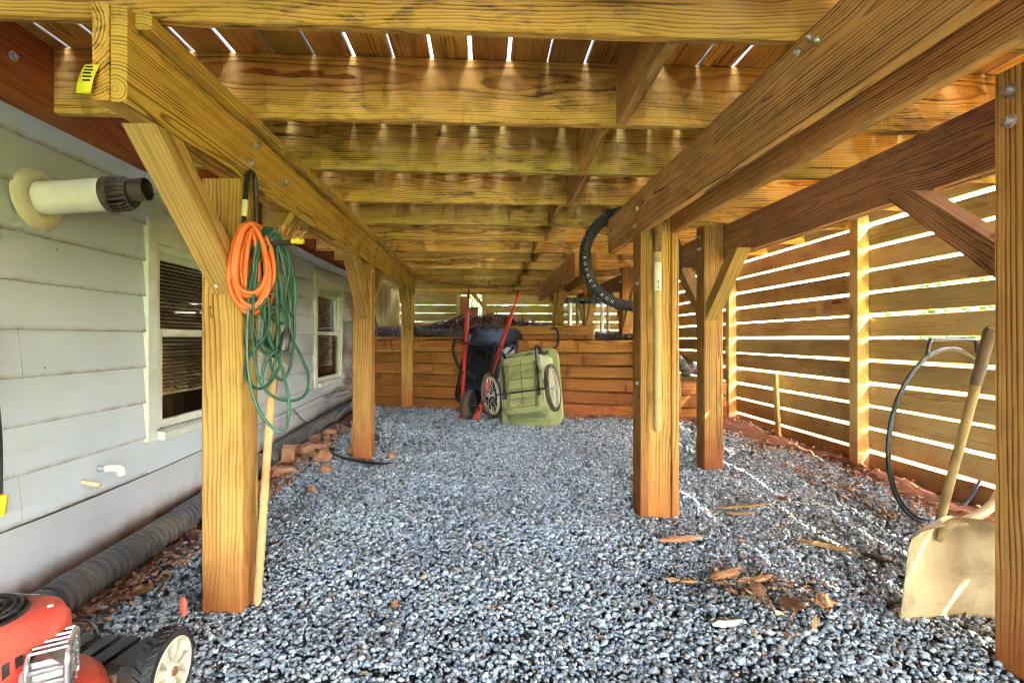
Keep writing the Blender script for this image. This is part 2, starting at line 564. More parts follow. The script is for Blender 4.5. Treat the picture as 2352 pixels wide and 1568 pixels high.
def m_siding():
    m, t, b = nt("painted_siding")
    N = NB(t)
    tc = N.new("ShaderNodeTexCoord")
    oi = N.new("ShaderNodeObjectInfo")
    pv = N.vmath('ADD', tc.outputs["Object"], N.comb(N.math('MULTIPLY', oi.outputs["Random"], 40.0), 0.0, 0.0))
    g = N.noise(N.vmath('MULTIPLY', pv, (3.5, 55.0, 55.0)), 1.0, 3.0, 0.6, 0.6)
    n1 = N.noise(pv, 2.2, 4.0, 0.6)
    c = N.mix(N.rng(n1, 0.3, 0.7), (0.50, 0.545, 0.575), (0.57, 0.615, 0.645))
    st = N.noise(N.vmath('MULTIPLY', pv, (2.0, 14.0, 14.0)), 1.0, 5.0, 0.7)
    c = N.mix(N.rng(st, 0.58, 0.80, 0.0, 0.35), c, (0.42, 0.35, 0.25))
    sx = N.sep(tc.outputs["Object"])
    ed = N.rng(sx[2], -0.088, -0.066, 0.95, 0.0)
    en = N.noise(N.vmath('MULTIPLY', pv, (6.0, 1, 1)), 1.5, 4.0, 0.7)
    c = N.mix(N.math('MULTIPLY', ed, N.rng(en, 0.35, 0.65)), c, (0.24, 0.15, 0.07))
    sp = N.new("ShaderNodeTexVoronoi")
    sp.inputs["Scale"].default_value = 9.0
    N.put(sp.inputs["Vector"], pv)
    c = N.mix(N.rng(sp.outputs["Distance"], 0.035, 0.055, 0.75, 0.0), c, (0.20, 0.11, 0.05))
    N.put(b.inputs["Base Color"], c)
    b.inputs["Roughness"].default_value = 0.55
    N.put(b.inputs["Normal"], N.bump(g, 0.22, 0.004))
    return m


def m_foundation():
    m, t, b = nt("painted_foundation")
    N = NB(t)
    geo = N.new("ShaderNodeNewGeometry")
    P = geo.outputs["Position"]
    n1 = N.noise(P, 3.0, 6.0, 0.65)
    c = N.mix(N.rng(n1, 0.3, 0.7), (0.46, 0.475, 0.49), (0.54, 0.555, 0.57))
    n2 = N.noise(P, 9.0, 6.0, 0.72)
    c = N.mix(N.rng(n2, 0.56, 0.75, 0.0, 0.45), c, (0.50, 0.37, 0.20))
    ps = N.sep(P)
    h = N.math('SUBTRACT', ps[2], N.math('ADD', N.math('MULTIPLY', ps[1], 0.033), -0.063))
    n3 = N.noise(P, 6.0, 5.0, 0.65)
    h = N.math('ADD', h, N.math('MULTIPLY', N.math('SUBTRACT', n3, 0.5), 0.16))
    c = N.mix(N.rng(h, 0.02, 0.14, 0.95, 0.0), c, (0.33, 0.155, 0.045))
    N.put(b.inputs["Base Color"], c)
    b.inputs["Roughness"].default_value = 0.8
    n4 = N.noise(P, 40.0, 4.0, 0.6)
    N.put(b.inputs["Normal"], N.bump(n4, 0.35, 0.006))
    return m


def m_ground(name, cols, scale=18.0, bump=0.6, rough=0.95):
    m, t, b = nt(name)
    N = NB(t)
    geo = N.new("ShaderNodeNewGeometry")
    P = geo.outputs["Position"]
    n1 = N.noise(P, scale, 6.0, 0.7)
    n2 = N.noise(P, scale * 0.12, 4.0, 0.6)
    c = N.ramp(N.math('ADD', N.math('MULTIPLY', n1, 0.6), N.math('MULTIPLY', n2, 0.4)), [(0.30, cols[0]), (0.5, cols[1]), (0.70, cols[2])])
    N.put(b.inputs["Base Color"], c)
    b.inputs["Roughness"].default_value = rough
    N.put(b.inputs["Normal"], N.bump(n1, bump, 0.03))
    return m


def m_stone():
    m, t, b = nt("gravel_stone")
    N = NB(t)
    geo = N.new("ShaderNodeNewGeometry")
    ri = geo.outputs["Random Per Island"]
    P = geo.outputs["Position"]
    c = N.ramp(ri, [(0.0, (0.15, 0.18, 0.205)), (0.2, (0.25, 0.295, 0.322)), (0.5, (0.355, 0.413, 0.445)), (0.78, (0.45, 0.51, 0.54)), (0.96, (0.62, 0.665, 0.68)), (0.975, (0.46, 0.41, 0.30)), (1.0, (0.34, 0.20, 0.10))])
    n1 = N.noise(P, 130.0, 4.0, 0.7)
    c = N.mix(N.rng(n1, 0.45, 0.68, 0.0, 0.65), c, (0.10, 0.12, 0.14))
    n2 = N.noise(P, 1.6, 3.0, 0.6)
    c = N.mix(N.rng(n2, 0.58, 0.75, 0.0, 0.35), c, (0.13, 0.085, 0.05))
    N.put(b.inputs["Base Color"], c)
    b.inputs["Roughness"].default_value = 0.95
    b.inputs["Specular IOR Level"].default_value = 0.15
    N.put(b.inputs["Normal"], N.bump(n1, 0.3, 0.004))
    return m


def m_litter(name, stops):
    m, t, b = nt(name)
    N = NB(t)
    geo = N.new("ShaderNodeNewGeometry")
    N.put(b.inputs["Base Color"], N.ramp(geo.outputs["Random Per Island"], stops))
    b.inputs["Roughness"].default_value = 0.45
    return m


def m_glass():
    m = bpy.data.materials.new("window_glass")
    m.use_nodes = True
    t = m.node_tree
    t.nodes.clear()
    N = NB(t)
    out = N.new("ShaderNodeOutputMaterial")
    tr = N.new("ShaderNodeBsdfTransparent")
    tr.inputs[0].default_value = (0.80, 0.76, 0.66, 1)
    gl = N.new("ShaderNodeBsdfGlossy")
    gl.inputs["Roughness"].default_value = 0.03
    gl.inputs["Color"].default_value = (0.9, 0.9, 0.9, 1)
    fr = N.new("ShaderNodeFresnel")
    fr.inputs[0].default_value = 1.45
    mx = N.new("ShaderNodeMixShader")
    t.links.new(fr.outputs[0], mx.inputs[0])
    t.links.new(tr.outputs[0], mx.inputs[1])
    t.links.new(gl.outputs[0], mx.inputs[2])
    t.links.new(mx.outputs[0], out.inputs[0])
    return m


M_SIDING = m_siding()
M_FOUND = m_foundation()
M_SUBGRAVEL = m_ground("gravel_fines", ((0.05, 0.056, 0.062), (0.11, 0.122, 0.13), (0.20, 0.21, 0.215)), 30.0)
M_CLAYG = m_ground("red_clay", ((0.12, 0.038, 0.016), (0.24, 0.085, 0.034), (0.36, 0.17, 0.085)), 14.0)
M_SOIL = m_ground("dark_soil", ((0.035, 0.016, 0.010), (0.085, 0.034, 0.018), (0.16, 0.065, 0.032)), 14.0)
M_LAWN = m_ground("lawn", ((0.045, 0.085, 0.018), (0.075, 0.125, 0.028), (0.12, 0.15, 0.045)), 9.0)
M_STONE = m_stone()
M_GLASS = m_glass()
M_LITTER = m_litter("leaf_litter", [(0.0, (0.06, 0.026, 0.018)), (0.45, (0.18, 0.085, 0.062)), (0.75, (0.34, 0.22, 0.18)), (1.0, (0.55, 0.45, 0.40))])
M_CRUMB = m_litter("wood_crumbs", [(0.0, (0.14, 0.055, 0.02)), (0.5, (0.34, 0.17, 0.06)), (0.8, (0.46, 0.27, 0.11)), (1.0, (0.60, 0.46, 0.26))])
M_NEEDLE = m_litter("pine_straw", [(0.0, (0.10, 0.035, 0.015)), (1.0, (0.34, 0.15, 0.06))])
M_FOLIAGE = m_litter("foliage", [(0.0, (0.030, 0.075, 0.012)), (1.0, (0.10, 0.16, 0.035))])


# ------------------------------------------------------------------ terrain
def bumpy(x, y):
    return (0.012 * math.sin(2.3 * x + 1.1) * math.cos(1.7 * y + .4) + 0.010 * math.sin(5.1 * x - 2.3 * y)
            + 0.006 * math.sin(9.7 * y + 3.1 * x))


def gz(x, y):
    z = 0.033 * (y - 1.9) + bumpy(x, y) * 0.9
    d = x - 2.05
    if d > 0:
        z += 0.03 * min(d / .6, 1) * (1 if y > 2.2 else .4)
    if x < -1.38:
        z -= 0.02 * min((-1.38 - x) / .2, 1)
    return z


def grid(name, xs, ys, zf, mat, kind="structure", smooth=True):
    v = [(x, y, zf(x, y)) for y in ys for x in xs]
    nx = len(xs)
    f = [(j * nx + i, j * nx + i + 1, (j + 1) * nx + i + 1, (j + 1) * nx + i) for j in range(len(ys) - 1) for i in range(nx - 1)]
    return mobj(name, v, f, mat, None, None, smooth, kind)


def lin(a, b, s):
    n = max(2, int(round((b - a) / s)) + 1)
    return [a + (b - a) * i / (n - 1) for i in range(n)]


def sstep(a, b, x):
    t = min(1, max(0, (x - a) / (b - a)))
    return t * t * (3 - 2 * t)


def lawn_z(x, y):
    if -1.9 < x < 2.72 and -6.1 < y < 10.0:
        return -0.45
    return -0.10 + 1.15 * sstep(5.0, 9.5, y) * (1 - 0.5 * sstep(20, 80, y))


xs = [-300, -120, -60, -30, -14, -8, -4, -2.2, -1.9, -1.85, -1, 0, 1, 2.0, 2.70, 2.74, 3.2, 4, 5, 7, 10, 14, 20, 30, 60, 120, 300]
ys = [-300, -120, -60, -30, -15, -8, -6.15, -6.05, -4, -2, 0, 1, 2, 3, 4, 5, 6, 7, 8, 9, 9.9, 10.05, 11, 13, 17, 25, 40, 80, 160, 300]
grid("ground", xs, ys, lawn_z, M_LAWN)

WALL_A = Vector((-1.64, 6.745))
WALL_B = Vector((1.60, 5.487))


def wall_y(x):
    return WALL_A.y + (x - WALL_A.x) * (WALL_B.y - WALL_A.y) / (WALL_B.x - WALL_A.x)


grid("gravel_bed", lin(-1.66, 2.72, .08), lin(-6.0, 6.9, .08), lambda x, y: gz(x, y) - 0.012, M_SUBGRAVEL)


# red clay showing at the edges of the gravel: under the drain pipe, at the fence and at the foot of the wall
def strip(name, pts, mat, lift=0.006, cols=5, jag=0.05):
    """pts: list of (xl, xr, y)"""
    v = []
    for (xl, xr, y) in pts:
        xl2 = xl + random.uniform(-jag, jag) * (0 if abs(xl + 1.66) < .02 else 1)
        xr2 = xr + random.uniform(-jag, jag) * (0 if xr > 2.7 else 1)
        for i in range(cols):
            t = i / (cols - 1)
            x = xl2 + (xr2 - xl2) * t
            edge = min(t, 1 - t) * 2
            v.append((x, y, gz(x, y) + lift * (edge * 3 - 1) + random.uniform(-.004, .004) + (0.02 if False else 0)))
    f = [(j * cols + i, j * cols + i + 1, (j + 1) * cols + i + 1, (j + 1) * cols + i) for j in range(len(pts) - 1) for i in range(cols - 1)]
    return mobj(name, v, f, mat, None, None, True, "structure")


strip("clay_ground", [(-1.66, -1.36 + .05 * math.sin(7 * y), y) for y in lin(0.4, 6.6, .09)], M_CLAYG, 0.010, 6, .04)
strip("clay_ground", [(2.45 - .12 * math.sin(3 * y) - max(0, (y - 3.6)) * .22, 2.72, y) for y in lin(1.4, 5.6, .09)], M_CLAYG, 0.016, 7, .06)
_cl = []
for x in lin(-1.6, 2.6, .09):
    wy = wall_y(x) if x < 1.6 else 5.46
    _cl.append((x, wy - .16 - random.uniform(0, .08), wy + .05))
v = []
for (x, y0, y1) in _cl:
    for i in range(5):
        y = y0 + (y1 - y0) * i / 4
        v.append((x, y, gz(x, y) - .008 + .035 * (i / 4) + random.uniform(-.005, .005)))
mobj("clay_ground", v, [(j * 5 + i, (j + 1) * 5 + i, (j + 1) * 5 + i + 1, j * 5 + i + 1) for j in range(len(_cl) - 1) for i in range(4)], M_CLAYG, None, None, True, "structure")


# raised soil behind the retaining wall
def soil_z(x, y):
    wy = wall_y(x) if x < 1.6 else 5.5
    d = y - wy
    base = 0.93
    mound = 0.36 * math.exp(-((x - 0.05) / 1.15) ** 2) * sstep(0.25, 1.1, d) * (1 - .6 * sstep(1.4, 3.2, d))
    left = 0.16 * sstep(-1.0, -1.5, x) * sstep(.3, 1.2, d)
    right = -0.34 * sstep(1.5, 2.3, x) * (1 - .75 * sstep(5.6, 8, y))
    return base + mound + left + right + 0.018 * math.sin(4 * x + 3 * y) + .012 * math.sin(9 * x - 7 * y)


v, f = [], []
SX = lin(-1.66, 2.72, .11)
SN = 26
for x in SX:
    wy = (wall_y(x) if x < 1.6 else 5.5) + .03
    for j in range(SN):
        y = wy + (10.02 - wy) * (j / (SN - 1)) ** 1.3
        v.append((x, y, soil_z(x, y)))
f = [(i * SN + j, (i + 1) * SN + j, (i + 1) * SN + j + 1, i * SN + j + 1) for i in range(len(SX) - 1) for j in range(SN - 1)]
mobj("soil_bank", v, f, M_SOIL, None, None, True, "structure")

# ------------------------------------------------------------------ deck
JB, DU, BB = 1.785, 2.020, 1.550
deck = thing("wooden_deck", "yellow pine deck overhead with its joists, beams, braces and square posts", "deck", (0, 1.3, 0))
JY = [1.364 + .584 * n for n in range(-11, 15)]
for i, y in enumerate(JY):
    plank("joist", (-1.528, y + .019, (JB + DU) / 2), (2.74, y + .019, (JB + DU) / 2), .038, DU - JB - .001, M_JOIST, deck, c=.005)
gaps = {}
x = -1.62
n = 0
while x < 2.80:
    g = random.choice([.004, .006, .007, .009, .011, .013])
    if -.30 < x < .06:
        g = random.choice([.011, .013])
    w = .1435 - g
    plank("deck_board", (x + w / 2, -5.6, DU + .0195), (x + w / 2, 10.1, DU + .0195), w, .036, M_DECKB, deck, c=.003)
    x += .1435
    n += 1
plank("ledger", (-1.582, -5.6, (JB + DU) / 2 - .002), (-1.582, 7.3, (JB + DU) / 2 - .002), .10, .232, M_LEDGER, deck)
for i in range(11, len(JY) - 1):
    xo = .490 + (.026 if i % 2 else -.016)
    plank("blocking", (xo, JY[i] + .0395, (JB + DU) / 2 - .003), (xo + .004, JY[i + 1] - .0015, (JB + DU) / 2 - .003), .038, .228, M_BROWN if i % 2 else M_JOIST, deck)
# left beam and nailer strip
plank("beam", (-.915, 1.303, 1.667), (-.915, 6.62, 1.667), .038, .233, M_BEAM, deck)
plank("beam", (-.876, 1.309, 1.667), (-.876, 6.60, 1.667), .038, .234, M_BEAM, deck)
plank("nailer_strip", (-.836, 1.335, 1.762), (-.836, 6.55, 1.762), .040, .042, M_BEAM, deck, c=.006)
# middle double beam, one ply on each side of the post
plank("beam", (.859, -4.1, 1.667), (.859, 3.47, 1.667), .038, .234, M_BROWN, deck, c=.006)
plank("beam", (1.031, -4.1, 1.667), (1.031, 3.40, 1.667), .038, .234, M_BROWN, deck, c=.006)
plank("beam", (.859, 4.75, 1.667), (.859, 7.9, 1.667), .038, .234, M_BROWN, deck, c=.006)
plank("beam", (1.031, 4.80, 1.667), (1.031, 7.9, 1.667), .038, .234, M_BROWN, deck, c=.006)
# outer beam
plank("beam", (1.724, -4.1, 1.667), (1.724, 9.4, 1.667), .038, .234, M_DARKB, deck, c=.006)
plank("beam", (1.763, -4.1, 1.668), (1.763, 9.4, 1.668), .038, .233, M_DARKB, deck, c=.006)
plank("diagonal_brace", (-.98, 6.75, 1.765), (1.55, 9.35, 1.765), .09, .038, M_BROWN, deck)


def post(x0, x1, y0, y1, top, mat, lab=None, base=None):
    cx, cy = (x0 + x1) / 2, (y0 + y1) / 2
    zb = (gz(cx, cy) if base is None else base) - .12
    o = plank("post", (cx, cy, zb), (cx, cy, top), y1 - y0, x1 - x0, mat, deck, up=(1, 0, 0), c=.007)
    if lab:
        o["label"] = lab
    return o


def bolt(p, d, parent=deck, r=.011, stick=0.0):
    """washer and hex head, d the outward direction"""
    M, _ = frame(Vector(p), Vector(p) + Vector(d) * .01)
    M.translation = Vector(p)
    prof = [(0.0001, .012 + stick), (r * .62, .012 + stick), (r * .66, .008 + stick), (r * .66, .003), (r * 1.25, .0028), (r * 1.25, -.002)]
    o = lathe("bolt", prof, M_GALV, parent, M, 10, 'x')
    return o


def brace(xa, xb, yp, zp, yb, s, mat, parent=deck, w=.127):
    """knee brace in the YZ plane from post face yp up to the beam; s=+1 rises towards +Y"""
    pts = [(xa, yp, zp), (xa, yp, zp + w * .9), (xa, yb - s * w, BB - .002), (xa, yb, BB - .002)]
    return prism("brace", pts, (xb - xa, 0, 0), mat, parent, grain=(0, yb - yp, BB - zp))


# left row of posts
for k, (ya, nm) in enumerate(((1.905, "post with the cords"), (4.05, None), (6.40, None))):
    p = post(-.997, -.857, ya, ya + .14, BB - .002, M_POST)
    if k:
        bolt((-.8565, ya + .04, 1.50), (1, 0, 0))
brace(-.953, -.864, 1.9035, 1.138, 1.43, -1, M_BRACE)
brace(-.953, -.864, 2.0465, 1.138, 2.52, 1, M_BRACE)
for ya in (4.05, 6.40):
    brace(-.953, -.864, ya - .0015, 1.13, ya - .46, -1, M_BRACE)
    if ya < 6:
        brace(-.953, -.864, ya + .1415, 1.13, ya + .60, 1, M_BRACE)
for (y, z) in ((2.02, 1.71), (1.97, 1.625), (2.32, 1.66), (4.15, 1.70), (4.10, 1.62)):
    bolt((-.8565, y, z), (1, 0, 0), r=.012)
for (x, z) in ((-.93, 1.165), (-.885, 1.165)):
    bolt((x, 1.879, z - .0), (0, -1, 0), r=.006)
# middle post, built of a core between two planks
pc = post(.8795, 1.0105, 2.762, 2.90, JB - .002, M_POSTB)
plank("post_plank", (.859, 2.826, -.1), (.859, 2.826, BB - .002), .140, .038, M_POSTB, deck, up=(1, 0, 0))
plank("post_plank", (1.031, 2.822, -.1), (1.031, 2.822, BB - .002), .140, .038, M_POSTB, deck, up=(1, 0, 0))
for z in (.74, 1.28):
    bolt((.8395, 2.80, z), (-1, 0, 0), r=.011)
for (y, z) in ((2.80, 1.69), (2.84, 1.60), (1.30, 1.755), (1.27, 1.73), (1.35, 1.745)):
    bolt((.8395, y, z), (-1, 0, 0), r=.008 if y < 2 else .011)
post(.885, 1.005, 6.45, 6.57, JB - .002, M_POSTB, base=1.0)
brace(.90, .99, 6.5715, 1.33, 6.86, 1, M_BRACE)
brace(.90, .99, 6.4485, 1.33, 6.16, -1, M_BRACE)
# outer row
for ya, mat, base in ((1.38, M_POST, None), (3.62, M_POST, None), (5.80, M_POSTB, .75), (8.0, M_POSTB, 1.0)):
    post(1.562, 1.702, ya, ya + .14, JB - .002, mat, base=base)
    for z in (1.715, 1.625):
        bolt((1.5615, ya + .07 if ya > 2 else ya + .085, z), (-1, 0, 0), r=.017 if ya < 2 else .012, stick=.012)
    if ya > 2:
        brace(1.575, 1.664, ya - .0015, 1.115, ya - .46, -1, M_BRACE)
    brace(1.64 if ya < 2 else 1.575, 1.728 if ya < 2 else 1.664, ya + .1415, 1.12, ya + (.66 if ya < 2 else .60), 1, M_DARKB if ya < 2 else M_BRACE)
for (y, z) in ((1.62, 1.93), (1.79, 1.90), (2.6, 1.93), (3.2, 1.87)):
    bolt((-1.5315, y, z), (1, 0, 0), r=.014)
# yellow lumber tag stapled to the end of the left beam
tv, tf = [], []
for i in range(9):
    t = i / 8
    bend = .012 * math.sin(math.pi * t) + .012 * (1 - t) ** 2
    for s in (0, 1):
        tv.append((-.948 + s * .034 - .014 * (1 - t) ** 2, 1.3005 - bend, 1.560 + t * .075))
tf = [(2 * i, 2 * i + 1, 2 * i + 3, 2 * i + 2) for i in range(8)]
tg = mobj("lumber_tag", tv, tf, M_TAGY, deck, None, True)
sm = tg.modifiers.new("thick", 'SOLIDIFY')
sm.thickness = .0012
for q in range(5):
    t = .35 + q * .12
    bend = .012 * math.sin(math.pi * t) + .012 * (1 - t) ** 2
    zz = 1.560 + t * .075
    mobj("print_line", [(-.942, 1.2985 - bend, zz), (-.924 + .003 * (q % 2), 1.2985 - bend, zz), (-.924 + .003 * (q % 2), 1.2985 - bend - .0003, zz + .004), (-.942, 1.2985 - bend - .0003, zz + .004)], [(0, 1, 2, 3)], M_INK, tg)

# ------------------------------------------------------------------ slat fences
def slat_fence(name, label, a, b, posts, post_side, zlist, loc, sl=.022):
    """a->b base line (2D), posts: parameters along it; post_side: 2D unit vector towards the posts"""
    o = thing(name, label, "fence", loc)
    a, b = Vector(a), Vector(b)
    d = (b - a).normalized()
    ps = Vector(post_side)
    for i in range(len(posts) - 1):
        p, q = a + d * (posts[i] + .002), a + d * (posts[i + 1] - .002)
        for (z0, z1) in zlist:
            ja, jb = random.uniform(-.004, .004), random.uniform(-.004, .004)
            plank("slat", (p.x, p.y, (z0 + z1) / 2 + ja), (q.x, q.y, (z0 + z1) / 2 + jb), sl, z1 - z0 - random.uniform(0, .004), M_SLAT, o, c=.003)
    for s in posts:
        p = a + d * s + ps * (.0445 + sl / 2 + .001)
        zb = min(zlist[0][0], gz(p.x, p.y)) - .1
        plank("fence_post", (p.x, p.y, zb), (p.x, p.y, 1.99), .089, .089, M_SLAT, o, up=(ps.x, ps.y, 0), c=.005)
    return o


zl = []
for k in range(-7, 7):
    zl.append((.988 + .1593 * k + .0088, .988 + .1593 * (k + 1) - .0088))
slat_fence("slat_fence", "long fence of spaced horizontal boards with daylight between, right of the gravel", (2.733, -5.75), (2.733, 9.95),
           [0.0, 1.85, 3.70, 5.55, 7.47, 9.335, 11.27, 13.2, 15.05, 15.76], (-1, 0), zl, (2.72, 3.5, 0))
#
slat_fence("slat_fence", "low band of spaced boards at the far end, right of the stair opening", (.02, 10.06), (2.72, 10.06),
           [0.0, 1.35, 2.68], (0, -1), [(a, b + .008) for a, b in zl[5:11]] + [(zl[11][0], zl[12][1])], (1.4, 10.06, .9))
slat_fence("slat_fence", "short far band of dark boards seen left of the stair opening", (-1.62, 10.06), (-.45, 10.06),
           [0.0, 1.16], (0, -1), [(a, b + .008) for a, b in zl[5:11]] + [(zl[11][0], zl[12][1])], (-1.0, 10.06, .9))

# stair at the far end
st = thing("staircase", "reddish stair with open stepped side glimpsed at the far end between two fences", "stairs", (-.2, 9.9, .95))
pts = [(-.44, 9.93, .96), (-.05, 9.93, .96), (.05, 9.93, 1.10), (.05, 9.93, 1.36), (-.09, 9.93, 1.36), (-.09, 9.93, 1.56), (-.26, 9.93, 1.56), (-.26, 9.93, 1.78), (-.44, 9.93, 1.78)]
prism("stringer", pts, (0, .04, 0), M_SALMON, st, grain=(1, 0, -1))
pts2 = [(p[0], 10.55, p[2]) for p in pts]
prism("stringer", pts2, (0, .04, 0), M_SALMON, st, grain=(1, 0, -1))
for (xa, xb, z) in ((-.10, .06, 1.372), (-.27, -.08, 1.572)):
    plank("tread", ((xa + xb) / 2, 9.91, z), ((xa + xb) / 2, 10.62, z), xb - xa, .022, M_SALMON, st)
plank("hand_rail", (-.22, 9.98, 1.86), (.16, 9.98, 1.42), .04, .07, M_SALMON, st)

# board skirt that closes the deck behind the house corner
sk = thing("board_skirt", "tan upright boards closing the gap beyond the house corner, behind the far left post", "wall", (-1.66, 8.5, .9))
for i, y in enumerate(lin(7.12, 9.9, .2)):
    plank("upright_board", (-1.655, y, .9), (-1.655, y, 2.0), .192, .022, M_SLAT, sk, up=(1, 0, 0))
plank("corner_stud", (-1.60, 7.30, .95), (-1.60, 7.30, 1.78), .09, .04, M_GREYWOOD, sk, up=(1, 0, 0))

# ------------------------------------------------------------------ retaining wall
rw = thing("retaining_wall", "retaining wall of stacked red brown timbers across the back of the gravel", "wall", (0, 6.0, .1))
dirw = (WALL_B - WALL_A).normalized()
nrm = Vector((-dirw.y, dirw.x))
TH = .1405
for k in range(7):
    z = .008 + TH * k + TH / 2 - (0 if k else 0)
    if k == 6:
        break
    cut = [0.0, random.choice([1.1, 1.9, 2.3]), (WALL_B - WALL_A).length]
    for i in range(2):
        p = WALL_A + dirw * (cut[i] + .0015) + nrm * (.07 + random.uniform(-.003, .004))
        q = WALL_A + dirw * (cut[i + 1] - .0015) + nrm * (.07 + random.uniform(-.003, .004))
        zt = z + .125 - .008
        plank("timber", (p.x, p.y, zt), (q.x, q.y, zt), .14, TH - .006, M_TIMBER, rw, c=.010)
# return at the corner and the lower wall beyond it
for k in range(6):
    zt = .008 + TH * k + TH / 2 + .117
    plank("timber", (WALL_B.x + .072, 5.44, zt), (WALL_B.x + .072, 6.6, zt), .14, TH - .005, M_TIMBER, rw, c=.007)
for k in range(3):
    zt = .008 + TH * k + TH / 2 + .09
    plank("timber", (1.745, 5.56, zt), (2.62, 5.56, zt), .14, TH - .005, M_TIMBER, rw, c=.007)
plank("timber", (1.76, 5.60, .55), (2.12, 5.60, .55), .14, .135, M_TIMBER, rw, c=.007)
# upper tier
p, q = WALL_A + dirw * 1.55 + nrm * .20, WALL_A + dirw * 3.02 + nrm * .20
plank("timber", (p.x, p.y, .998), (q.x, q.y, .998), .14, .050, M_TIMBER, rw, c=.005)
plank("timber", (p.x, p.y, 1.078), (q.x, q.y, 1.078), .15, .104, M_TIMBER, rw, c=.007)
p, q = WALL_A + dirw * .05 + nrm * .09, WALL_A + dirw * 1.5 + nrm * .09
plank("cap_board", (p.x, p.y, .989), (q.x, q.y, .989), .10, .030, M_TIMBER, rw, c=.004)

# ------------------------------------------------------------------ house wall
house = thing("house_wall", "white painted house wall with lap siding, block foundation and two windows", "house", (-1.7, 3, 0))
v = []
fy = lin(-6.0, 7.05, .16)
for y in fy:
    for z in (-.35, .05, .20, .327):
        v.append((-1.66 + random.uniform(-.003, .003), y, z))
nn = len(fy)
f = [(i * 4 + j, i * 4 + j + 1, (i + 1) * 4 + j + 1, (i + 1) * 4 + j) for i in range(nn - 1) for j in range(3)]
k0 = len(v)
v += [(-1.80, -6, -.35), (-1.80, -6, .327), (-1.80, 7.05, .327), (-1.80, 7.05, -.35)]
f += [(3, k0 + 1, k0 + 2, (nn - 1) * 4 + 3), ((nn - 1) * 4, (nn - 1) * 4 + 1, (nn - 1) * 4 + 2, (nn - 1) * 4 + 3, k0 + 2, k0 + 3)]
mobj("foundation", v, f, M_FOUND, house)
WIN = [(2.632, 3.56, .475, 1.572), (5.165, 6.19, .50, 1.600)]


def siding_piece(y0, y1, zb, h=.1725):
    L = y1 - y0
    prof = [(.0, -h / 2), (.019, -h / 2), (.021, -h / 2 + .004), (.0035, h / 2 + .018), (0, h / 2 + .018)]
    n = len(prof)
    v = [(-L / 2, -a, z) for a, z in prof] + [(L / 2, -a, z) for a, z in prof]
    f = [(i, (i + 1) % n, n + (i + 1) % n, n + i) for i in range(n)] + [tuple(reversed(range(n))), tuple(range(n, 2 * n))]
    # local x runs along world Y, local -y faces world +X
    M = Matrix(((0, -1, 0, -1.655), (1, 0, 0, (y0 + y1) / 2), (0, 0, 1, zb + h / 2), (0, 0, 0, 1)))
    o = mobj("siding_board", v, f, M_SIDING, house, M)
    return o


for k in range(9):
    zb = .323 + .1725 * k
    blocked = [w for w in WIN if zb + .1725 > w[2] + .01 and zb < w[3] - .01]
    ys_ = [-6.0]
    for w in blocked:
        ys_ += [w[0] + .004, w[1] - .004]
    ys_.append(7.05)
    for i in range(0, len(ys_), 2):
        a, b_ = ys_[i], ys_[i + 1]
        segs = [a, b_]
        cut_ = (1.95, .9, 2.22)[k % 3]
        if a + .5 < cut_ < b_ - .5:
            segs = [a, cut_, b_]
        for s_ in range(len(segs) - 1):
            siding_piece(segs[s_] + .001, segs[s_ + 1] - .001, zb)
    for w in blocked:
        if w[3] < zb + .16:
            siding_piece(w[0] + .005, w[1] - .005, w[3] + .002, zb + .1725 - w[3] - .002)
        if w[2] > zb + .012:
            siding_piece(w[0] + .005, w[1] - .005, zb, w[2] - zb - .02)
# thin backing between siding and the room so that no daylight leaks
bk = []
for (ya, yb, za, zb) in ((-6, 2.70, .33, 2.0), (3.50, 5.24, .33, 2.0), (6.12, 7.05, .33, 2.0), (2.70, 3.50, .33, .54), (2.70, 3.50, 1.50, 2.0), (5.24, 6.12, .33, .56), (5.24, 6.12, 1.53, 2.0)):
    bk.append(xform(chamfer_box(.02, yb - ya, zb - za, .001), Matrix.Translation((-1.668, (ya + yb) / 2, (za + zb) / 2))))
v, f = merge(bk)
mobj("sheathing", v, f, M_ROOM, house)
plank("corner_board", (-1.648, 7.06, .30), (-1.648, 7.06, 1.79), .11, .05, M_PAINT, house, up=(1, 0, 0))


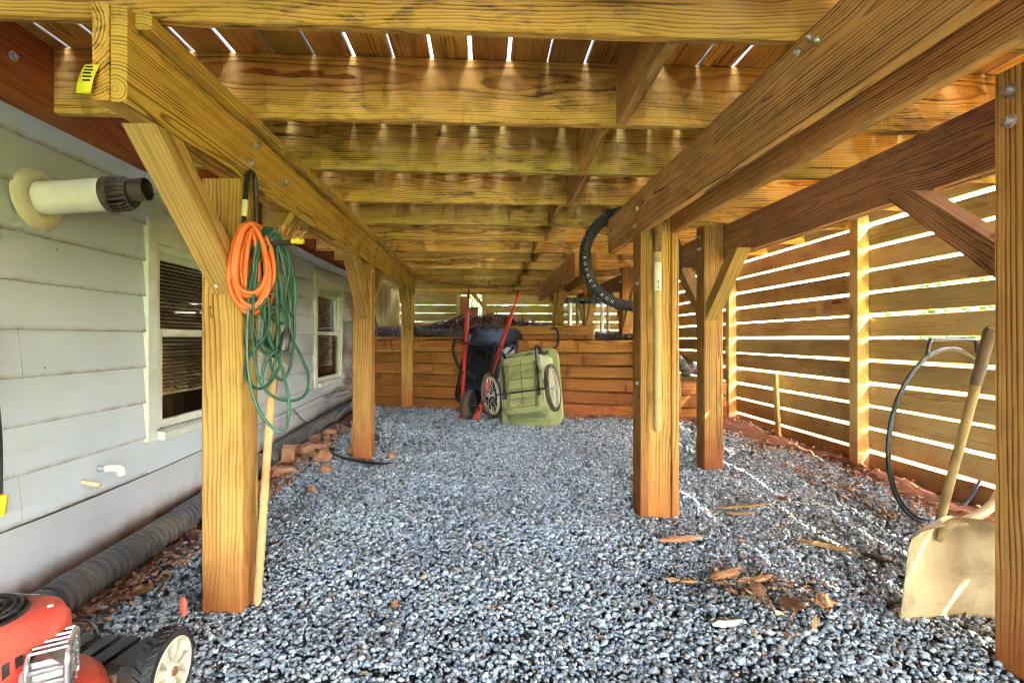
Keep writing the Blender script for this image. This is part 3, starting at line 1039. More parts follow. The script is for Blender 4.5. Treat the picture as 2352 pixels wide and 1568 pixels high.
def window(y0, y1, z0, z1, cas=.11):
    X = -1.640
    # casing
    parts = []

    def bx(ya, yb, za, zb, xa, xb):
        parts.append(xform(chamfer_box(xb - xa, yb - ya, zb - za, .003), Matrix.Translation(((xa + xb) / 2, (ya + yb) / 2, (za + zb) / 2))))
    bx(y0, y0 + cas * .62, z0, z1, X - .02, X + .016)
    bx(y1 - cas * .62, y1, z0, z1, X - .02, X + .016)
    bx(y0 + cas * .62, y1 - cas * .62, z1 - .115, z1, X - .02, X + .014)
    bx(y0 + cas * .62 + .001, y0 + cas, z0 + .05, z1 - .116, X - .05, X + .004)
    bx(y1 - cas, y1 - cas * .62 - .001, z0 + .05, z1 - .116, X - .05, X + .004)
    bx(y0 + cas + .001, y1 - cas - .001, z1 - .150, z1 - .116, X - .05, X + .004)
    v, f = merge(parts)
    w = mobj("window", v, f, M_PAINT, house)
    plank("sill", (X + .004, y0 + cas * .62 + .002, z0 + .022), (X + .004, y1 - cas * .62 - .002, z0 + .022), .10, .04, M_PAINT, w, roll=.06)
    ya, yb = y0 + cas, y1 - cas
    za, zb = z0 + .05, z1 - .15
    zm = (za + zb) / 2 + .03
    XS = X - .03

    def sash(sa, sb, xoff):
        pr = []
        fw = .034
        for (a, b_, c_, d_) in ((ya, ya + fw, sa, sb), (yb - fw, yb, sa, sb), (ya + fw, yb - fw, sa, sa + fw + .006), (ya + fw, yb - fw, sb - fw, sb)):
            pr.append(xform(chamfer_box(.028, b_ - a - .001, d_ - c_ - .001, .003), Matrix.Translation((XS + xoff, (a + b_) / 2, (c_ + d_) / 2))))
        vv, ff = merge(pr)
        mobj("sash", vv, ff, M_PAINT, w)
        mobj("pane", [(XS + xoff, ya + fw, sa + fw), (XS + xoff, yb - fw, sa + fw), (XS + xoff, yb - fw, sb - fw), (XS + xoff, ya + fw, sb - fw)], [(0, 1, 2, 3)], M_GLASS, w)
    sash(zm - .012, zb, -.018)
    sash(za, zm + .022, .012)
    # blind
    zc = zb - .02
    me = None
    bl = xform(chamfer_box(yb - ya - .02, .022, .0012, .0003), Matrix.Identity(4))
    me = mesh_data("blind_slat", [Matrix.Rotation(R(32), 4, 'X') @ Vector(p) for p in bl[0]], bl[1], M_BLIND)
    while zc > za + .16:
        o = link("blind_slat", me, w, Matrix(((0, -1, 0, XS - .062), (1, 0, 0, (ya + yb) / 2), (0, 0, 1, zc), (0, 0, 0, 1))))
        zc -= .0205
    plank("bottom_rail", (XS - .062, ya + .01, zc), (XS - .062, yb - .01, zc), .022, .016, M_BLIND, w)
    for yy in (ya + .10, yb - .10):
        tube("ladder_cord", [(XS - .048, yy, zb), (XS - .048, yy, zc)], .0012, M_BLIND, w, 5)
    # the dim room behind the glass
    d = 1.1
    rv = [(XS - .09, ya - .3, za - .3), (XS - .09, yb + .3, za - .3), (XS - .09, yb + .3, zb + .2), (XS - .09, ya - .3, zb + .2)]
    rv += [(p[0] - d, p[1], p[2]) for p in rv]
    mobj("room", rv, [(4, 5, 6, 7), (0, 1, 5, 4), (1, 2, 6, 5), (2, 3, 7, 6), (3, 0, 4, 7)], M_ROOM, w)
    return w


for w_ in WIN:
    window(*w_)

# cable and dark crack line low on the wall
wire = tube("wall_cable", spline([(-1.640, 1.2, .348), (-1.638, 2.0, .318), (-1.636, 2.7, .322), (-1.638, 3.5, .345), (-1.640, 4.6, .372), (-1.642, 5.6, .40), (-1.64, 6.4, .36)], 6), .004, M_PIPE, None, 6)
tag(wire, "thin dark cable tacked along the bottom edge of the white siding", "cable")
tube("wall_cable_tail", spline([(-1.630, 4.6, .372), (-1.625, 4.75, .28), (-1.60, 4.95, .18), (-1.57, 5.05, .14)], 6), .003, M_PIPE, wire, 6)

# ------------------------------------------------------------------ vent pipe on the wall
vt = thing("vent_pipe", "white exhaust pipe with slotted metal end sticking out of the siding", "vent pipe", (-1.64, 2.015, 1.49))
MV = Matrix.Translation((-1.695, 2.015, 1.49)) @ Euler((0, R(-5), R(2))).to_matrix().to_4x4()
lathe("flange", [(.062, .022), (.075, .026), (.098, .020), (.113, .010), (.115, .0), (.06, -.002)], M_CREAM, vt, MV @ Matrix.Translation((.052, 0, 0)), 40, 'x')
lathe("tube", [(.0605, -.02), (.0605, .318), (.058, .318)], M_PVC, vt, MV, 32, 'x')
lathe("collar", [(.062, .300), (.0665, .302), (.0665, .322), (.062, .326), (.055, .326)], M_DARKMETAL, vt, MV, 32, 'x')
pr = []
for k in range(22):
    a = 2 * math.pi * k / 22
    pth = [Vector((.322, .062 * math.cos(a), .062 * math.sin(a))), Vector((.362, .061 * math.cos(a), .061 * math.sin(a))), Vector((.384, .050 * math.cos(a), .050 * math.sin(a)))]
    pr.append(tube_geo(pth, .0042, 5))
v, f = merge(pr)
mobj("slotted_cage", v, f, M_DARKMETAL, vt, MV)
lathe("cage_end", [(.052, .380), (.052, .388), (.040, .390), (.040, .384)], M_DARKMETAL, vt, MV, 28, 'x')
lathe("inner_pipe", [(.041, .30), (.042, .440), (.039, .441), (.0385, .30), (.0001, .30)], M_DARKMETAL, vt, MV @ Matrix.Translation((0, .0, .012)), 28, 'x')

# small pipe stubs low on the wall
el = thing("pipe_elbow", "short grey and white pipe elbow poking from the lower siding", "pipe", (-1.64, 2.36, .42))
e0 = Vector((-1.645, 2.33, .425))
tube("stub", [e0 + Vector((0, 0, 0)), e0 + Vector((.035, .0, .0))], .013, M_GALV, el, 12)
tube("elbow", spline([e0 + Vector((.032, 0, 0)), e0 + Vector((.075, .0, .001)), e0 + Vector((.093, .0, -.006)), e0 + Vector((.098, 0, -.03))], 6), .0155, M_PVC, el, 12)
s2 = thing("pipe_stub", "short cream pipe stub below the grey elbow on the siding", "pipe", (-1.64, 2.2, .41))
tube("stub", [(-1.648, 2.235, .395), (-1.575, 2.235, .378)], .0105, M_CREAM, s2, 12)
lathe("end_ring", [(.0108, 0), (.0125, .001), (.0125, .008), (.0085, .0085)], M_CREAM, s2, frame((-1.582, 2.235, .380), (-1.575, 2.235, .378))[0], 12, 'x')


def faucet(name, lab, p, mat, drop):
    o = thing(name, lab, "faucet", p)
    P = Vector(p)
    lathe("wall_plate", [(.0001, .004), (.018, .004), (.02, .0)], mat, o, frame(P, P + Vector((.01, 0, 0)))[0], 12, 'x')
    tube("body", [P, P + Vector((.05, 0, 0)), P + Vector((.085, 0, -.012)), P + Vector((.10, 0, -.04))], [.010, .012, .011, .010], mat, o, 10)
    tube("stem", [P + Vector((.045, 0, .0)), P + Vector((.06, 0, .045))], .005, mat, o, 8)
    wh = P + Vector((.06, 0, .047))
    pth = [wh + Vector((.02 * math.cos(a) * .5, .022 * math.sin(a), .012 * math.cos(a))) for a in [2 * math.pi * i / 12 for i in range(12)]]
    tube("hand_wheel", pth, .004, mat, o, 6, closed=True)
    if drop:
        tube("copper_tube", spline([P + Vector((.02, .0, -.005)), P + Vector((.025, -.02, -.03)), P + Vector((.02, -.02, -.2)), P + Vector((.01, -.06, -.36))], 5), .006, M_COPPER, o, 8)
    return o


faucet("faucet", "small old brass faucet with copper tube on the siding between the windows", (-1.64, 4.22, .82), M_BRASS, True)
faucet("faucet", "small yellow faucet low on the wall right of the far window", (-1.63, 6.55, .60), M_BRASS, False)

# cord with a yellow plug at the left edge
cb = thing("plug_cord", "black cord with yellow plug end hanging on the wall at the left edge", "cord", (-1.60, 1.78, .42))
tube("cord", spline([(-1.62, 1.79, 1.05), (-1.60, 1.80, .85), (-1.595, 1.815, .66), (-1.60, 1.822, .46)], 6), .008, M_BLACK, cb, 8)
lathe("plug", [(.0001, -.058), (.012, -.058), (.017, -.05), (.021, -.01), (.022, .006), (.016, .012), (.009, .014)], M_YELLOW, cb, Matrix.Translation((-1.60, 1.822, .452)), 14)

# ------------------------------------------------------------------ corrugated drain pipes
def corrugated(name, label, path, r, period=.022, amp=.10, cat="pipe", seg=18, mat=None):
    P = spline(path, 40)
    # resample by arc length
    L = [0]
    for i in range(1, len(P)):
        L.append(L[-1] + (P[i] - P[i - 1]).length)
    tot = L[-1]
    step = period / 6
    out, rr = [], []
    j = 0
    n = int(tot / step)
    for i in range(n + 1):
        s = tot * i / n
        while j < len(L) - 2 and L[j + 1] < s:
            j += 1
        t = (s - L[j]) / max(1e-9, L[j + 1] - L[j])
        out.append(P[j].lerp(P[j + 1], t))
        rr.append(r * (1 - amp * (0, .0, .12, 1, 1, .12)[i % 6]))
    v, f = tube_geo(out, rr, seg)
    o = mobj(name, v, f, mat or M_PIPE)
    autosmooth(o, 32)
    tag(o, label, cat)
    return o


def zp(x, y, r):
    return gz(x, y) + r * .93


pts = [(-1.47, 1.55), (-1.475, 1.95), (-1.50, 2.5), (-1.535, 3.1), (-1.55, 3.7), (-1.555, 4.4), (-1.555, 5.2), (-1.55, 5.9), (-1.52, 6.5)]
corrugated("drain_pipe", "long dusty black corrugated drain pipe lying along the foot of the house", [(x, y, zp(x, y, .073)) for x, y in pts], .067, .040, .26)
corrugated("drain_pipe", "black corrugated pipe lying on the dark soil bank behind the black wheelbarrow",
           [(-1.05, 7.4, soil_z(-1.05, 7.4) + .10), (-.85, 7.0, 1.10), (-.5, 6.75, 1.03), (0, 6.55, 1.03), (.4, 6.45, 1.05), (.8, 6.6, 1.12)], .055, .03, .14)
corrugated("drain_pipe", "short black corrugated pipe on top of the wall beside the mitred corner",
           [(1.28, 5.98, 1.005), (1.5, 5.86, 1.005), (1.66, 5.80, 1.00), (1.74, 5.76, .98)], .045, .03, .16)
corrugated("drain_pipe", "black ribbed hose bending down behind the middle post, above the low timbers",
           [(1.80, 5.75, .90), (1.95, 5.65, .86), (2.10, 5.60, .78), (2.20, 5.62, .66), (2.26, 5.70, .60)], .055, .03, .16)
corrugated("drain_pipe", "short ribbed hose end resting on the low timber behind the middle post",
           [(1.86, 5.58, .678), (1.96, 5.58, .682), (2.06, 5.60, .68)], .052, .026, .16)

# ------------------------------------------------------------------ wheels
def ring_torus(R_, r_, segR, segr, flat=1.0):
    v, f = [], []
    for i in range(segR):
        a = 2 * math.pi * i / segR
        for j in range(segr):
            b_ = 2 * math.pi * j / segr
            rad = R_ + r_ * math.cos(b_)
            v.append((flat * r_ * math.sin(b_), rad * math.cos(a), rad * math.sin(a)))
    for i in range(segR):
        for j in range(segr):
            f.append((i * segr + j, i * segr + (j + 1) % segr, ((i + 1) % segR) * segr + (j + 1) % segr, ((i + 1) % segR) * segr + j))
    return v, f


def knobs(R_, rows, n, size, jit=0.0):
    """blocks round a tyre; rows: list of (x offset, phase, radial offset)"""
    parts = []
    for (xo, ph, dr) in rows:
        for i in range(n):
            a = 2 * math.pi * (i + ph) / n
            M = Matrix.Rotation(a, 4, 'X') @ Matrix.Translation((xo, R_ + dr, 0)) @ Matrix.Rotation(random.uniform(-jit, jit), 4, 'Y')
            parts.append(xform(chamfer_box(size[0], size[1], size[2], .001), M))
    return merge(parts)


def spoked_wheel(parent, M, R_=.225, name="wheel"):
    """axle along local x"""
    tv, tf = ring_torus(R_ - .020, .020, 48, 10, 1.05)
    w = mobj(name, tv, tf, M_MUDTYRE, parent, M, True)
    kv, kf = knobs(R_ - .0035, [(-.012, 0, -.002), (0.0, .5, .0015), (.012, 0, -.002)], 40, (.009, .008, .016))
    mobj("tread", kv, kf, M_MUDTYRE, w, M)
    rv, rf = lathe_geo([(R_ - .046, -.013), (R_ - .034, -.014), (R_ - .034, .014), (R_ - .046, .013), (R_ - .046, -.013)], 48, 'x')
    autosmooth(mobj("rim", rv, rf, M_RIM, w, M), 35)
    hv, hf = lathe_geo([(.0001, -.042), (.012, -.042), (.012, -.03), (.022, -.028), (.022, -.024), (.012, -.022), (.012, .022), (.022, .024), (.022, .028), (.012, .03), (.012, .042), (.0001, .042)], 16, 'x')
    autosmooth(mobj("hub", hv, hf, M_SPOKE, w, M), 35)
    pr = []
    ns = 28
    for k in range(ns):
        side = 1 if k % 2 else -1
        a0 = 2 * math.pi * k / ns
        a1 = a0 + (0.62 if (k // 2) % 2 else -0.62)
        p0 = Vector((side * .026, .020 * math.cos(a1), .020 * math.sin(a1)))
        p1 = Vector((0, (R_ - .044) * math.cos(a0), (R_ - .044) * math.sin(a0)))
        pr.append(tube_geo([p0, p1], .0017, 4))
    sv_, sf_ = merge(pr)
    mobj("spokes", sv_, sf_, M_SPOKE, w, M)
    return w


def basis(o, u, v_, w):
    M = Matrix((Vector(u).normalized(), Vector(v_).normalized(), Vector(w).normalized())).transposed().to_4x4()
    M.translation = Vector(o)
    return M


def rounded_rect(w, h, r, n=6):
    """loop of points, centred"""
    pts = []
    for (cx, cy, a0) in ((w / 2 - r, h / 2 - r, 0), (-w / 2 + r, h / 2 - r, 90), (-w / 2 + r, -h / 2 + r, 180), (w / 2 - r, -h / 2 + r, 270)):
        for i in range(n + 1):
            a = R(a0 + 90 * i / n)
            pts.append((cx + r * math.cos(a), cy + r * math.sin(a)))
    return pts


def loft(loops, cap_first=True, cap_last=False):
    n = len(loops[0])
    v = [p for lp in loops for p in lp]
    f = []
    for i in range(len(loops) - 1):
        for k in range(n):
            k2 = (k + 1) % n
            f.append((i * n + k, i * n + k2, (i + 1) * n + k2, (i + 1) * n + k))
    if cap_first:
        f.append(tuple(reversed(range(n))))
    if cap_last:
        f.append(tuple((len(loops) - 1) * n + k for k in range(n)))
    return v, f


# ------------------------------------------------------------------ wheelbarrow standing on its nose
# local frame: x across, y up along the handles, z out of the underside (to the camera)
BO = Vector((-.158, 5.66, gz(-.158, 5.66)))
vv = Vector((.27, .34, 1.40)).normalized()
uu = Vector((.925, -.38, 0))
uu = (uu - vv * uu.dot(vv)).normalized()
ww = uu.cross(vv).normalized()
MB = basis(BO, uu, vv, ww)
wb = thing("wheelbarrow", "black wheelbarrow with red wooden handles stood upright against the timber wall", "wheelbarrow", BO, MB.to_3x3().to_4x4())


def L2W(M, p):
    return M @ Vector(p)


def handle(sx):
    b0 = Vector((sx * .085, .0, .0))
    t0 = Vector((sx * .285, 1.25, 0))
    g0 = Vector((sx * .315, 1.50, 0))
    d = (t0 - b0).normalized()
    nx = Vector((d.y, -d.x, 0))
    prof = [(0, .019, .024), (.78, .019, .024), (.84, .017, .020), (.87, .0155, .016), (.985, .015, .015), (1.0, .009, .009)]
    loops = []
    for t, a, b_ in prof:
        c = b0.lerp(g0, t) if t <= 1 else g0
        ring = []
        m = 12
        for k in range(m):
            an = 2 * math.pi * (k + .5) / m
            ca, sa = math.cos(an), math.sin(an)
            if t < .83:  # squarish with chamfered corners
                e = .28
                px = a * (abs(ca) ** e) * (1 if ca > 0 else -1)
                pz = b_ * (abs(sa) ** e) * (1 if sa > 0 else -1)
            else:
                px, pz = a * ca, b_ * sa
            ring.append(c + nx * px + Vector((0, 0, pz)))
        loops.append(ring)
    v, f = loft(loops, True, True)
    o = mobj("handle", v, f, M_RED, wb, MB)
    autosmooth(o, 40)
    return o


handle(-1)
handle(1)
# tray: base faces the camera, rim lies away
tl = []
for (w_, h_, r_, cy, z_) in ((.36, .50, .06, .60, -.032), (.40, .56, .075, .60, -.040), (.55, .76, .11, .62, -.155), (.67, .92, .13, .66, -.262), (.71, .955, .14, .66, -.266), (.715, .96, .14, .66, -.274), (.67, .92, .13, .66, -.276), (.50, .74, .10, .60, -.16), (.39, .54, .07, .60, -.046)):
    tl.append([Vector((x, y + cy, z_)) for x, y in rounded_rect(w_, h_, r_)])
v, f = loft(tl, True, True)
o = mobj("tray", v, f, M_TRAY, wb, MB)
autosmooth(o, 45)
for (x, y) in ((-.05, .48), (.06, .75), (-.12, .42)):
    mw = MB @ Matrix.Translation((x, y, -.0335))
    lathe("tray_bolt", [(.0001, .006), (.006, .005), (.009, .002), (.009, 0)], M_GALV, o, mw, 10)
# legs: bent strap each side, and the cross brace
for sx in (-1, 1):
    leg = [Vector((sx * .165, .50, .026)), Vector((sx * .19, .53, .06)), Vector((sx * .235, .66, .20)), Vector((sx * .24, .72, .23)), Vector((sx * .24, .80, .235)), Vector((sx * .235, .83, .225)), Vector((sx * .225, .845, .12)), Vector((sx * .218, .85, .03))]
    pl = spline(leg, 5)
    loops = []
    for i, p in enumerate(pl):
        t = (pl[min(i + 1, len(pl) - 1)] - pl[max(i - 1, 0)]).normalized()
        side = Vector((1, 0, 0))
        nn_ = t.cross(side).normalized()
        side = nn_.cross(t).normalized()
        loops.append([p + side * a + nn_ * b_ for a, b_ in ((.016, .003), (-.016, .003), (-.016, -.003), (.016, -.003))])
    v, f = loft(loops, True, True)
    lo = mobj("leg", v, f, M_STEEL, wb, MB)
    for yy in (.50, .85, .13, .20):
        mw = MB @ Matrix.Translation((sx * (.085 + .16 * yy), yy, .024))
        lathe("bracket_bolt", [(.0001, .016), (.008, .015), (.009, .003), (.016, .002), (.016, -.002)], M_STEEL, lo, mw, 10)
tube("cross_brace", [MB @ Vector((-.24, .79, .238)), MB @ Vector((.24, .79, .238))], .005, M_STEEL, wb, 6)
tube("cross_brace", [MB @ Vector((-.225, .83, .03)), MB @ Vector((.225, .83, .03))], .007, M_STEEL, wb, 6)
# wheel between the handle ends
MWh = MB @ Matrix.Translation((.0, .155, .075))
tv, tf = ring_torus(.118, .044, 36, 14, 1.0)
wh = mobj("wheel", tv, tf, M_MUDTYRE, wb, MWh, True)
v, f = lathe_geo([(.0001, -.02), (.03, -.02), (.035, -.012), (.075, -.018), (.083, -.03), (.085, -.03), (.085, .03), (.083, .03), (.075, .018), (.035, .012), (.03, .02), (.0001, .02)], 28, 'x')
autosmooth(mobj("rim", v, f, M_STEEL, wh, MWh), 30)
pr = []
for gx in (-.018, 0, .018):
    pr.append(ring_torus(.158 if gx else .1605, .0035, 36, 5))
    pr[-1] = xform(pr[-1], Matrix.Translation((gx, 0, 0)))
v, f = merge(pr)
mobj("tread_rib", v, f, M_MUDTYRE, wh, MWh, True)
tube("axle", [MWh @ Vector((-.10, 0, 0)), MWh @ Vector((.10, 0, 0))], .008, M_STEEL, wb, 8)
for sx in (-1, 1):
    tube("axle_bracket", [MB @ Vector((sx * .098, .155, .075)), MB @ Vector((sx * .106, .14, .022))], .009, M_STEEL, wb, 6)

# ------------------------------------------------------------------ green garden cart standing on its front rim
GO = Vector((.50, 5.215, gz(.50, 5.215)))
gv = Vector((-.035, .30, .955)).normalized()
gu = Vector((.905, -.42, .02))
gu = (gu - gv * gu.dot(gv)).normalized()
gw = gu.cross(gv).normalized()
MG = basis(GO, gu, gv, gw)
gc = thing("garden_cart", "olive green plastic garden cart tipped up, its ribbed underside and spoked wheels showing", "garden cart", GO, MG.to_3x3().to_4x4())
TZ = .27          # base of the tub is this far towards the camera from the rim plane
tl = []
for (w_, h_, r_, cy, z_) in ((.40, .48, .06, .40, TZ), (.43, .52, .075, .40, TZ - .006), (.448, .545, .09, .40, TZ - .025), (.53, .68, .10, .375, .04), (.535, .69, .10, .375, .034), (.625, .775, .10, .38, .030), (.645, .80, .105, .38, .022), (.645, .80, .105, .38, -.004), (.60, .755, .10, .38, .000), (.52, .67, .10, .375, .020), (.44, .55, .09, .375, TZ - .03), (.39, .49, .06, .375, TZ - .012)):
    tl.append([Vector((x, y + cy, z_)) for x, y in rounded_rect(w_, h_, r_, 7)])
v, f = loft(tl, True, True)
tub = autosmooth(mobj("tub", v, f, M_GREEN, gc, MG), 24)


def rib(p, q, h=.012, t=.006):
    """moulded rib on the tub underside (local xy)"""
    a, b_ = Vector((p[0], p[1], TZ + h / 2 - .001)), Vector((q[0], q[1], TZ + h / 2 - .001))
    M, L = frame(a, b_)
    return xform(chamfer_box(L, t, h, .001), M)


pr = []
for xx in (-.165, -.15, -.135, .135, .15, .165):
    pr.append(rib((xx, .14), (xx, .60)))
for yy in (.155, .235, .31, .335, .43, .50, .57):
    pr.append(rib((-.17, yy), (.17, yy)))
pr.append(rib((0, .15), (0, .60)))
for (cx, cy) in ((-.068, .50), (.068, .50), (0, .215)):
    for k in range(8):
        a = 2 * math.pi * k / 8
        pr.append(rib((cx + .024 * math.cos(a), cy + .024 * math.sin(a)), (cx + .068 * math.cos(a), cy + .068 * math.sin(a)), .006, .003))
    ring = [Vector((cx + .026 * math.cos(2 * math.pi * k / 18), cy + .026 * math.sin(2 * math.pi * k / 18), TZ + .003)) for k in range(18)]
    pr.append(tube_geo(ring, .0035, 5, True))
v, f = merge(pr)
mobj("rib_pattern", v, f, M_GREENR, tub, MG)
pr = []
for k in range(-5, 6):
    pr.append(xform(chamfer_box(.004, .022, .018, .001), Matrix.Translation((k * .05, .755, .036))))
    pr.append(xform(chamfer_box(.004, .022, .018, .001), Matrix.Translation((k * .05, .008, .036))))
for k in range(-5, 6):
    pr.append(xform(chamfer_box(.024, .004, .018, .001), Matrix.Translation((.293, .38 + k * .055, .036))))
    pr.append(xform(chamfer_box(.024, .004, .018, .001), Matrix.Translation((-.293, .38 + k * .055, .036))))
v, f = merge(pr)
mobj("rim_gusset", v, f, M_GREEN, tub, MG)
mobj("side_label", [(-.11, .700, .10), (.11, .700, .10), (.105, .685, .145), (-.105, .685, .145)], [(0, 1, 2, 3)], M_LABELG, tub, MG)
mobj("sticker", [(-.02, .062, .105), (.06, .062, .105), (.06, .0655, .122), (-.02, .0655, .122)], [(0, 1, 2, 3)], M_LABELW, tub, MG)
AX_Y, AX_Z = .30, TZ + .022
tube("axle", [MG @ Vector((-.345, AX_Y, AX_Z)), MG @ Vector((.345, AX_Y, AX_Z))], .0075, M_STEEL, gc, 10)
for sx in (-1, 1):
    spoked_wheel(gc, MG @ Matrix.Translation((sx * .318, AX_Y, AX_Z)))
    p = [(sx * .175, AX_Y - .03, TZ + .014), (sx * .175, AX_Y, TZ + .016), (sx * .178, .42, TZ + .018), (sx * .182, .58, TZ + .028), (sx * .185, .665, TZ + .055), (sx * .188, .715, TZ + .05), (sx * .192, .735, TZ - .0), (sx * .197, .705, TZ - .07), (sx * .202, .690, TZ - .125), (sx * .207, .705, TZ - .18), (sx * .218, .78, TZ - .34), (sx * .235, .86, TZ - .52), (sx * .243, .94, TZ - .60), (sx * .246, 1.02, TZ - .62), (sx * .240, 1.07, TZ - .595), (sx * .22, 1.085, TZ - .55), (sx * .20, 1.065, TZ - .515)]
    ho = tube("handle_tube", [MG @ q for q in spline(p, 5)], .0145, M_STEEL, gc, 10)
    br = xform(chamfer_box(.034, .105, .007, .002), Matrix.Translation((sx * .175, AX_Y - .005, TZ + .030)))
    bo = mobj("axle_bracket", br[0], br[1], M_STEEL, gc, MG)
    for yy in (.275, .325, .262):
        lathe("bracket_bolt", [(.0001, .008), (.006, .007), (.007, 0)], M_RUST, bo, MG @ Matrix.Translation((sx * .175, yy, TZ + .034)), 8)
tube("cross_bar", [MG @ Vector((-.20, .695, TZ - .11)), MG @ Vector((.20, .695, TZ - .11))], .007, M_STEEL, gc, 8)

# ------------------------------------------------------------------ bicycle tyre hanging between joists
TC = Vector((1.025, 3.575, 1.536))
MT = Matrix.Translation(TC) @ Euler((0, R(4), R(84))).to_matrix().to_4x4()
v, f = [], []
prof = [(.290, -.012), (.300, -.017), (.318, -.021), (.333, -.026), (.346, -.0245), (.354, -.017), (.3575, -.006), (.3575, .006), (.354, .017), (.346, .0245), (.333, .026), (.318, .021), (.300, .017), (.290, .012), (.296, .011), (.318, .017), (.333, .021), (.346, .018), (.351, 0), (.346, -.018), (.333, -.021), (.318, -.017), (.296, -.011), (.290, -.012)]
v, f = lathe_geo(prof, 72, 'x')
ty = mobj("bicycle_tyre", v, f, M_RUBBER, None, MT, True)
tag(ty, "knobbly black mountain bike tyre with white lettering hanging behind the middle post", "tyre")
kv, kf = knobs(.3585, [(-.0225, 0, -.008), (-.011, .5, -.001), (.0, 0, .001), (.011, .5, -.001), (.0225, 0, -.008)], 60, (.0100, .012, .015), .3)
mobj("knob_tread", kv, kf, M_RUBBER, ty, MT)


# lettering on the side of the tyre that faces the camera
def tyre_text(s, a0, step, size=.021):
    for i, ch in enumerate(s):
        if ch == ' ':
            continue
        cu = bpy.data.curves.new("t", 'FONT')
        cu.body = ch
        cu.size = size
        cu.align_x = 'CENTER'
        cu.resolution_u = 2
        to = bpy.data.objects.new("t", cu)
        me = to.to_mesh()
        vs = [p.co.copy() for p in me.vertices]
        fs = [tuple(q.vertices) for q in me.polygons]
        to.to_mesh_clear()
        bpy.data.objects.remove(to)
        bpy.data.curves.remove(cu)
        a = a0 + step * i
        er = Vector((math.cos(a), 0, math.sin(a)))
        et = Vector((-math.sin(a), 0, math.cos(a)))
        out = []
        for p in vs:
            q = er * (.340 - p.y) + et * p.x
            rad = math.hypot(q.x, q.z)
            out.append(TC + Vector((q.x, -.0280 + max(0, (.333 - rad)) * .30, q.z)))
        mobj("letter", out, fs, M_WHITEINK, ty)


MT2 = Matrix.Translation(TC) @ Euler((0, 0, R(90))).to_matrix().to_4x4()
ty.matrix_basis = MT2
WM[ty] = MT2
for ch in ty.children:
    ch.matrix_basis = Matrix.Identity(4)
tyre_text("ROCKET RON", R(180), R(7.2), .030)
lathe("hook_nail", [(.0001, -.06), (.003, -.06), (.003, .03), (.006, .031), (.006, .034), (.0001, .034)], M_GALV, ty, Matrix.Translation((1.025, 3.60, 1.845)) @ Euler((R(90), 0, 0)).to_matrix().to_4x4(), 8)

# ------------------------------------------------------------------ tools on the middle post
sh = thing("long_handled_tool", "long pale wooden tool handle hung upside down on the front of the middle post", "tool", (.925, 2.72, .5))
hx, hy = .925, 2.733
tube("handle", [(hx + .002, hy, .486), (hx + .002, hy, .500), (hx + .002, hy, .56), (hx, hy, 1.2), (hx, hy, 1.47)], [.012, .019, .0195, .0200, .0205], M_HANDLE, sh, 16)
tube("metal_socket", [(hx, hy, 1.44), (hx, hy, 1.50), (hx, hy - .002, 1.56), (hx - .002, hy - .004, 1.62)], [.0212, .0222, .030, .034], M_RUST, sh, 16)
v = []
for i, t in enumerate(lin(0, 1, .1)):
    w_ = .052 * (1 - .15 * t) if t < .9 else .035
    for s in (-1, -.5, 0, .5, 1):
        v.append((hx + s * w_, hy - .012 + .012 * s * s, 1.60 + t * .17))
nr = len(v) // 5
bl = mobj("blade", v, [(i * 5 + j, i * 5 + j + 1, (i + 1) * 5 + j + 1, (i + 1) * 5 + j) for i in range(nr - 1) for j in range(4)], M_RUST, sh, None, True)
bl.modifiers.new("t", 'SOLIDIFY').thickness = .003
# paper label wrapped on the handle, lettering runs up the handle
lv, lf = [], []
for i in range(7):
    a = R(-150 + 20 * i)
    for z in (1.235, 1.385):
        lv.append((hx + .0210 * math.cos(a), hy + .0210 * math.sin(a), z))
lf = [(2 * i, 2 * i + 2, 2 * i + 3, 2 * i + 1) for i in range(6)]
lb = mobj("paper_label", lv, lf, M_LABELW, sh, None, True)
cu = bpy.data.curves.new("t", 'FONT')
cu.body = "Anvil"
cu.size = .022
cu.resolution_u = 2
to = bpy.data.objects.new("t", cu)
me = to.to_mesh()
vs = [(hx + .004 - p.co.y, hy - .0228, 1.243 + p.co.x) for p in me.vertices]
fs = [tuple(q.vertices) for q in me.polygons]
to.to_mesh_clear()
bpy.data.objects.remove(to)
mobj("lettering", vs, fs, M_INK, lb, kind="stuff")

s3 = thing("shovel", "rusty round shovel with worn orange handle hanging beside the middle post", "shovel", (1.10, 2.93, .56))
qx, qy = 1.090, 2.96
tube("handle", spline([(qx - .005, qy, 1.64), (qx, qy, 1.40), (qx + .004, qy, 1.15), (qx + .004, qy + .004, .95), (qx - .004, qy + .004, .88)], 5), .0165, M_HANDLE, s3, 12)
tube("steel_sleeve", spline([(qx + .004, qy, 1.22), (qx + .006, qy, 1.05), (qx + .004, qy + .002, .93), (qx - .006, qy + .006, .86), (qx + .002, qy + .01, .80)], 5), .0185, M_GREYWOOD, s3, 12)
tube("painted_band", [(qx - .002, qy, 1.28), (qx + .003, qy, 1.44)], .0172, M_ORANGE, s3, 12)
v = []
for i in range(13):
    t = i / 12
    w_ = .060 * (1 if t < .55 else math.sqrt(max(0.02, 1 - ((t - .55) / .45) ** 2)))
    for s in (-1, -.6, 0, .6, 1):
        v.append((qx + .018 + .025 * t + s * w_ * .62, qy + .012 + s * w_ * .75 - .02 * (1 - s * s), .86 - .31 * t))
b2 = mobj("blade", v, [(i * 5 + j, i * 5 + j + 1, (i + 1) * 5 + j + 1, (i + 1) * 5 + j) for i in range(12) for j in range(4)], M_RUST, s3, None, True)
b2.modifiers.new("t", 'SOLIDIFY').thickness = .003

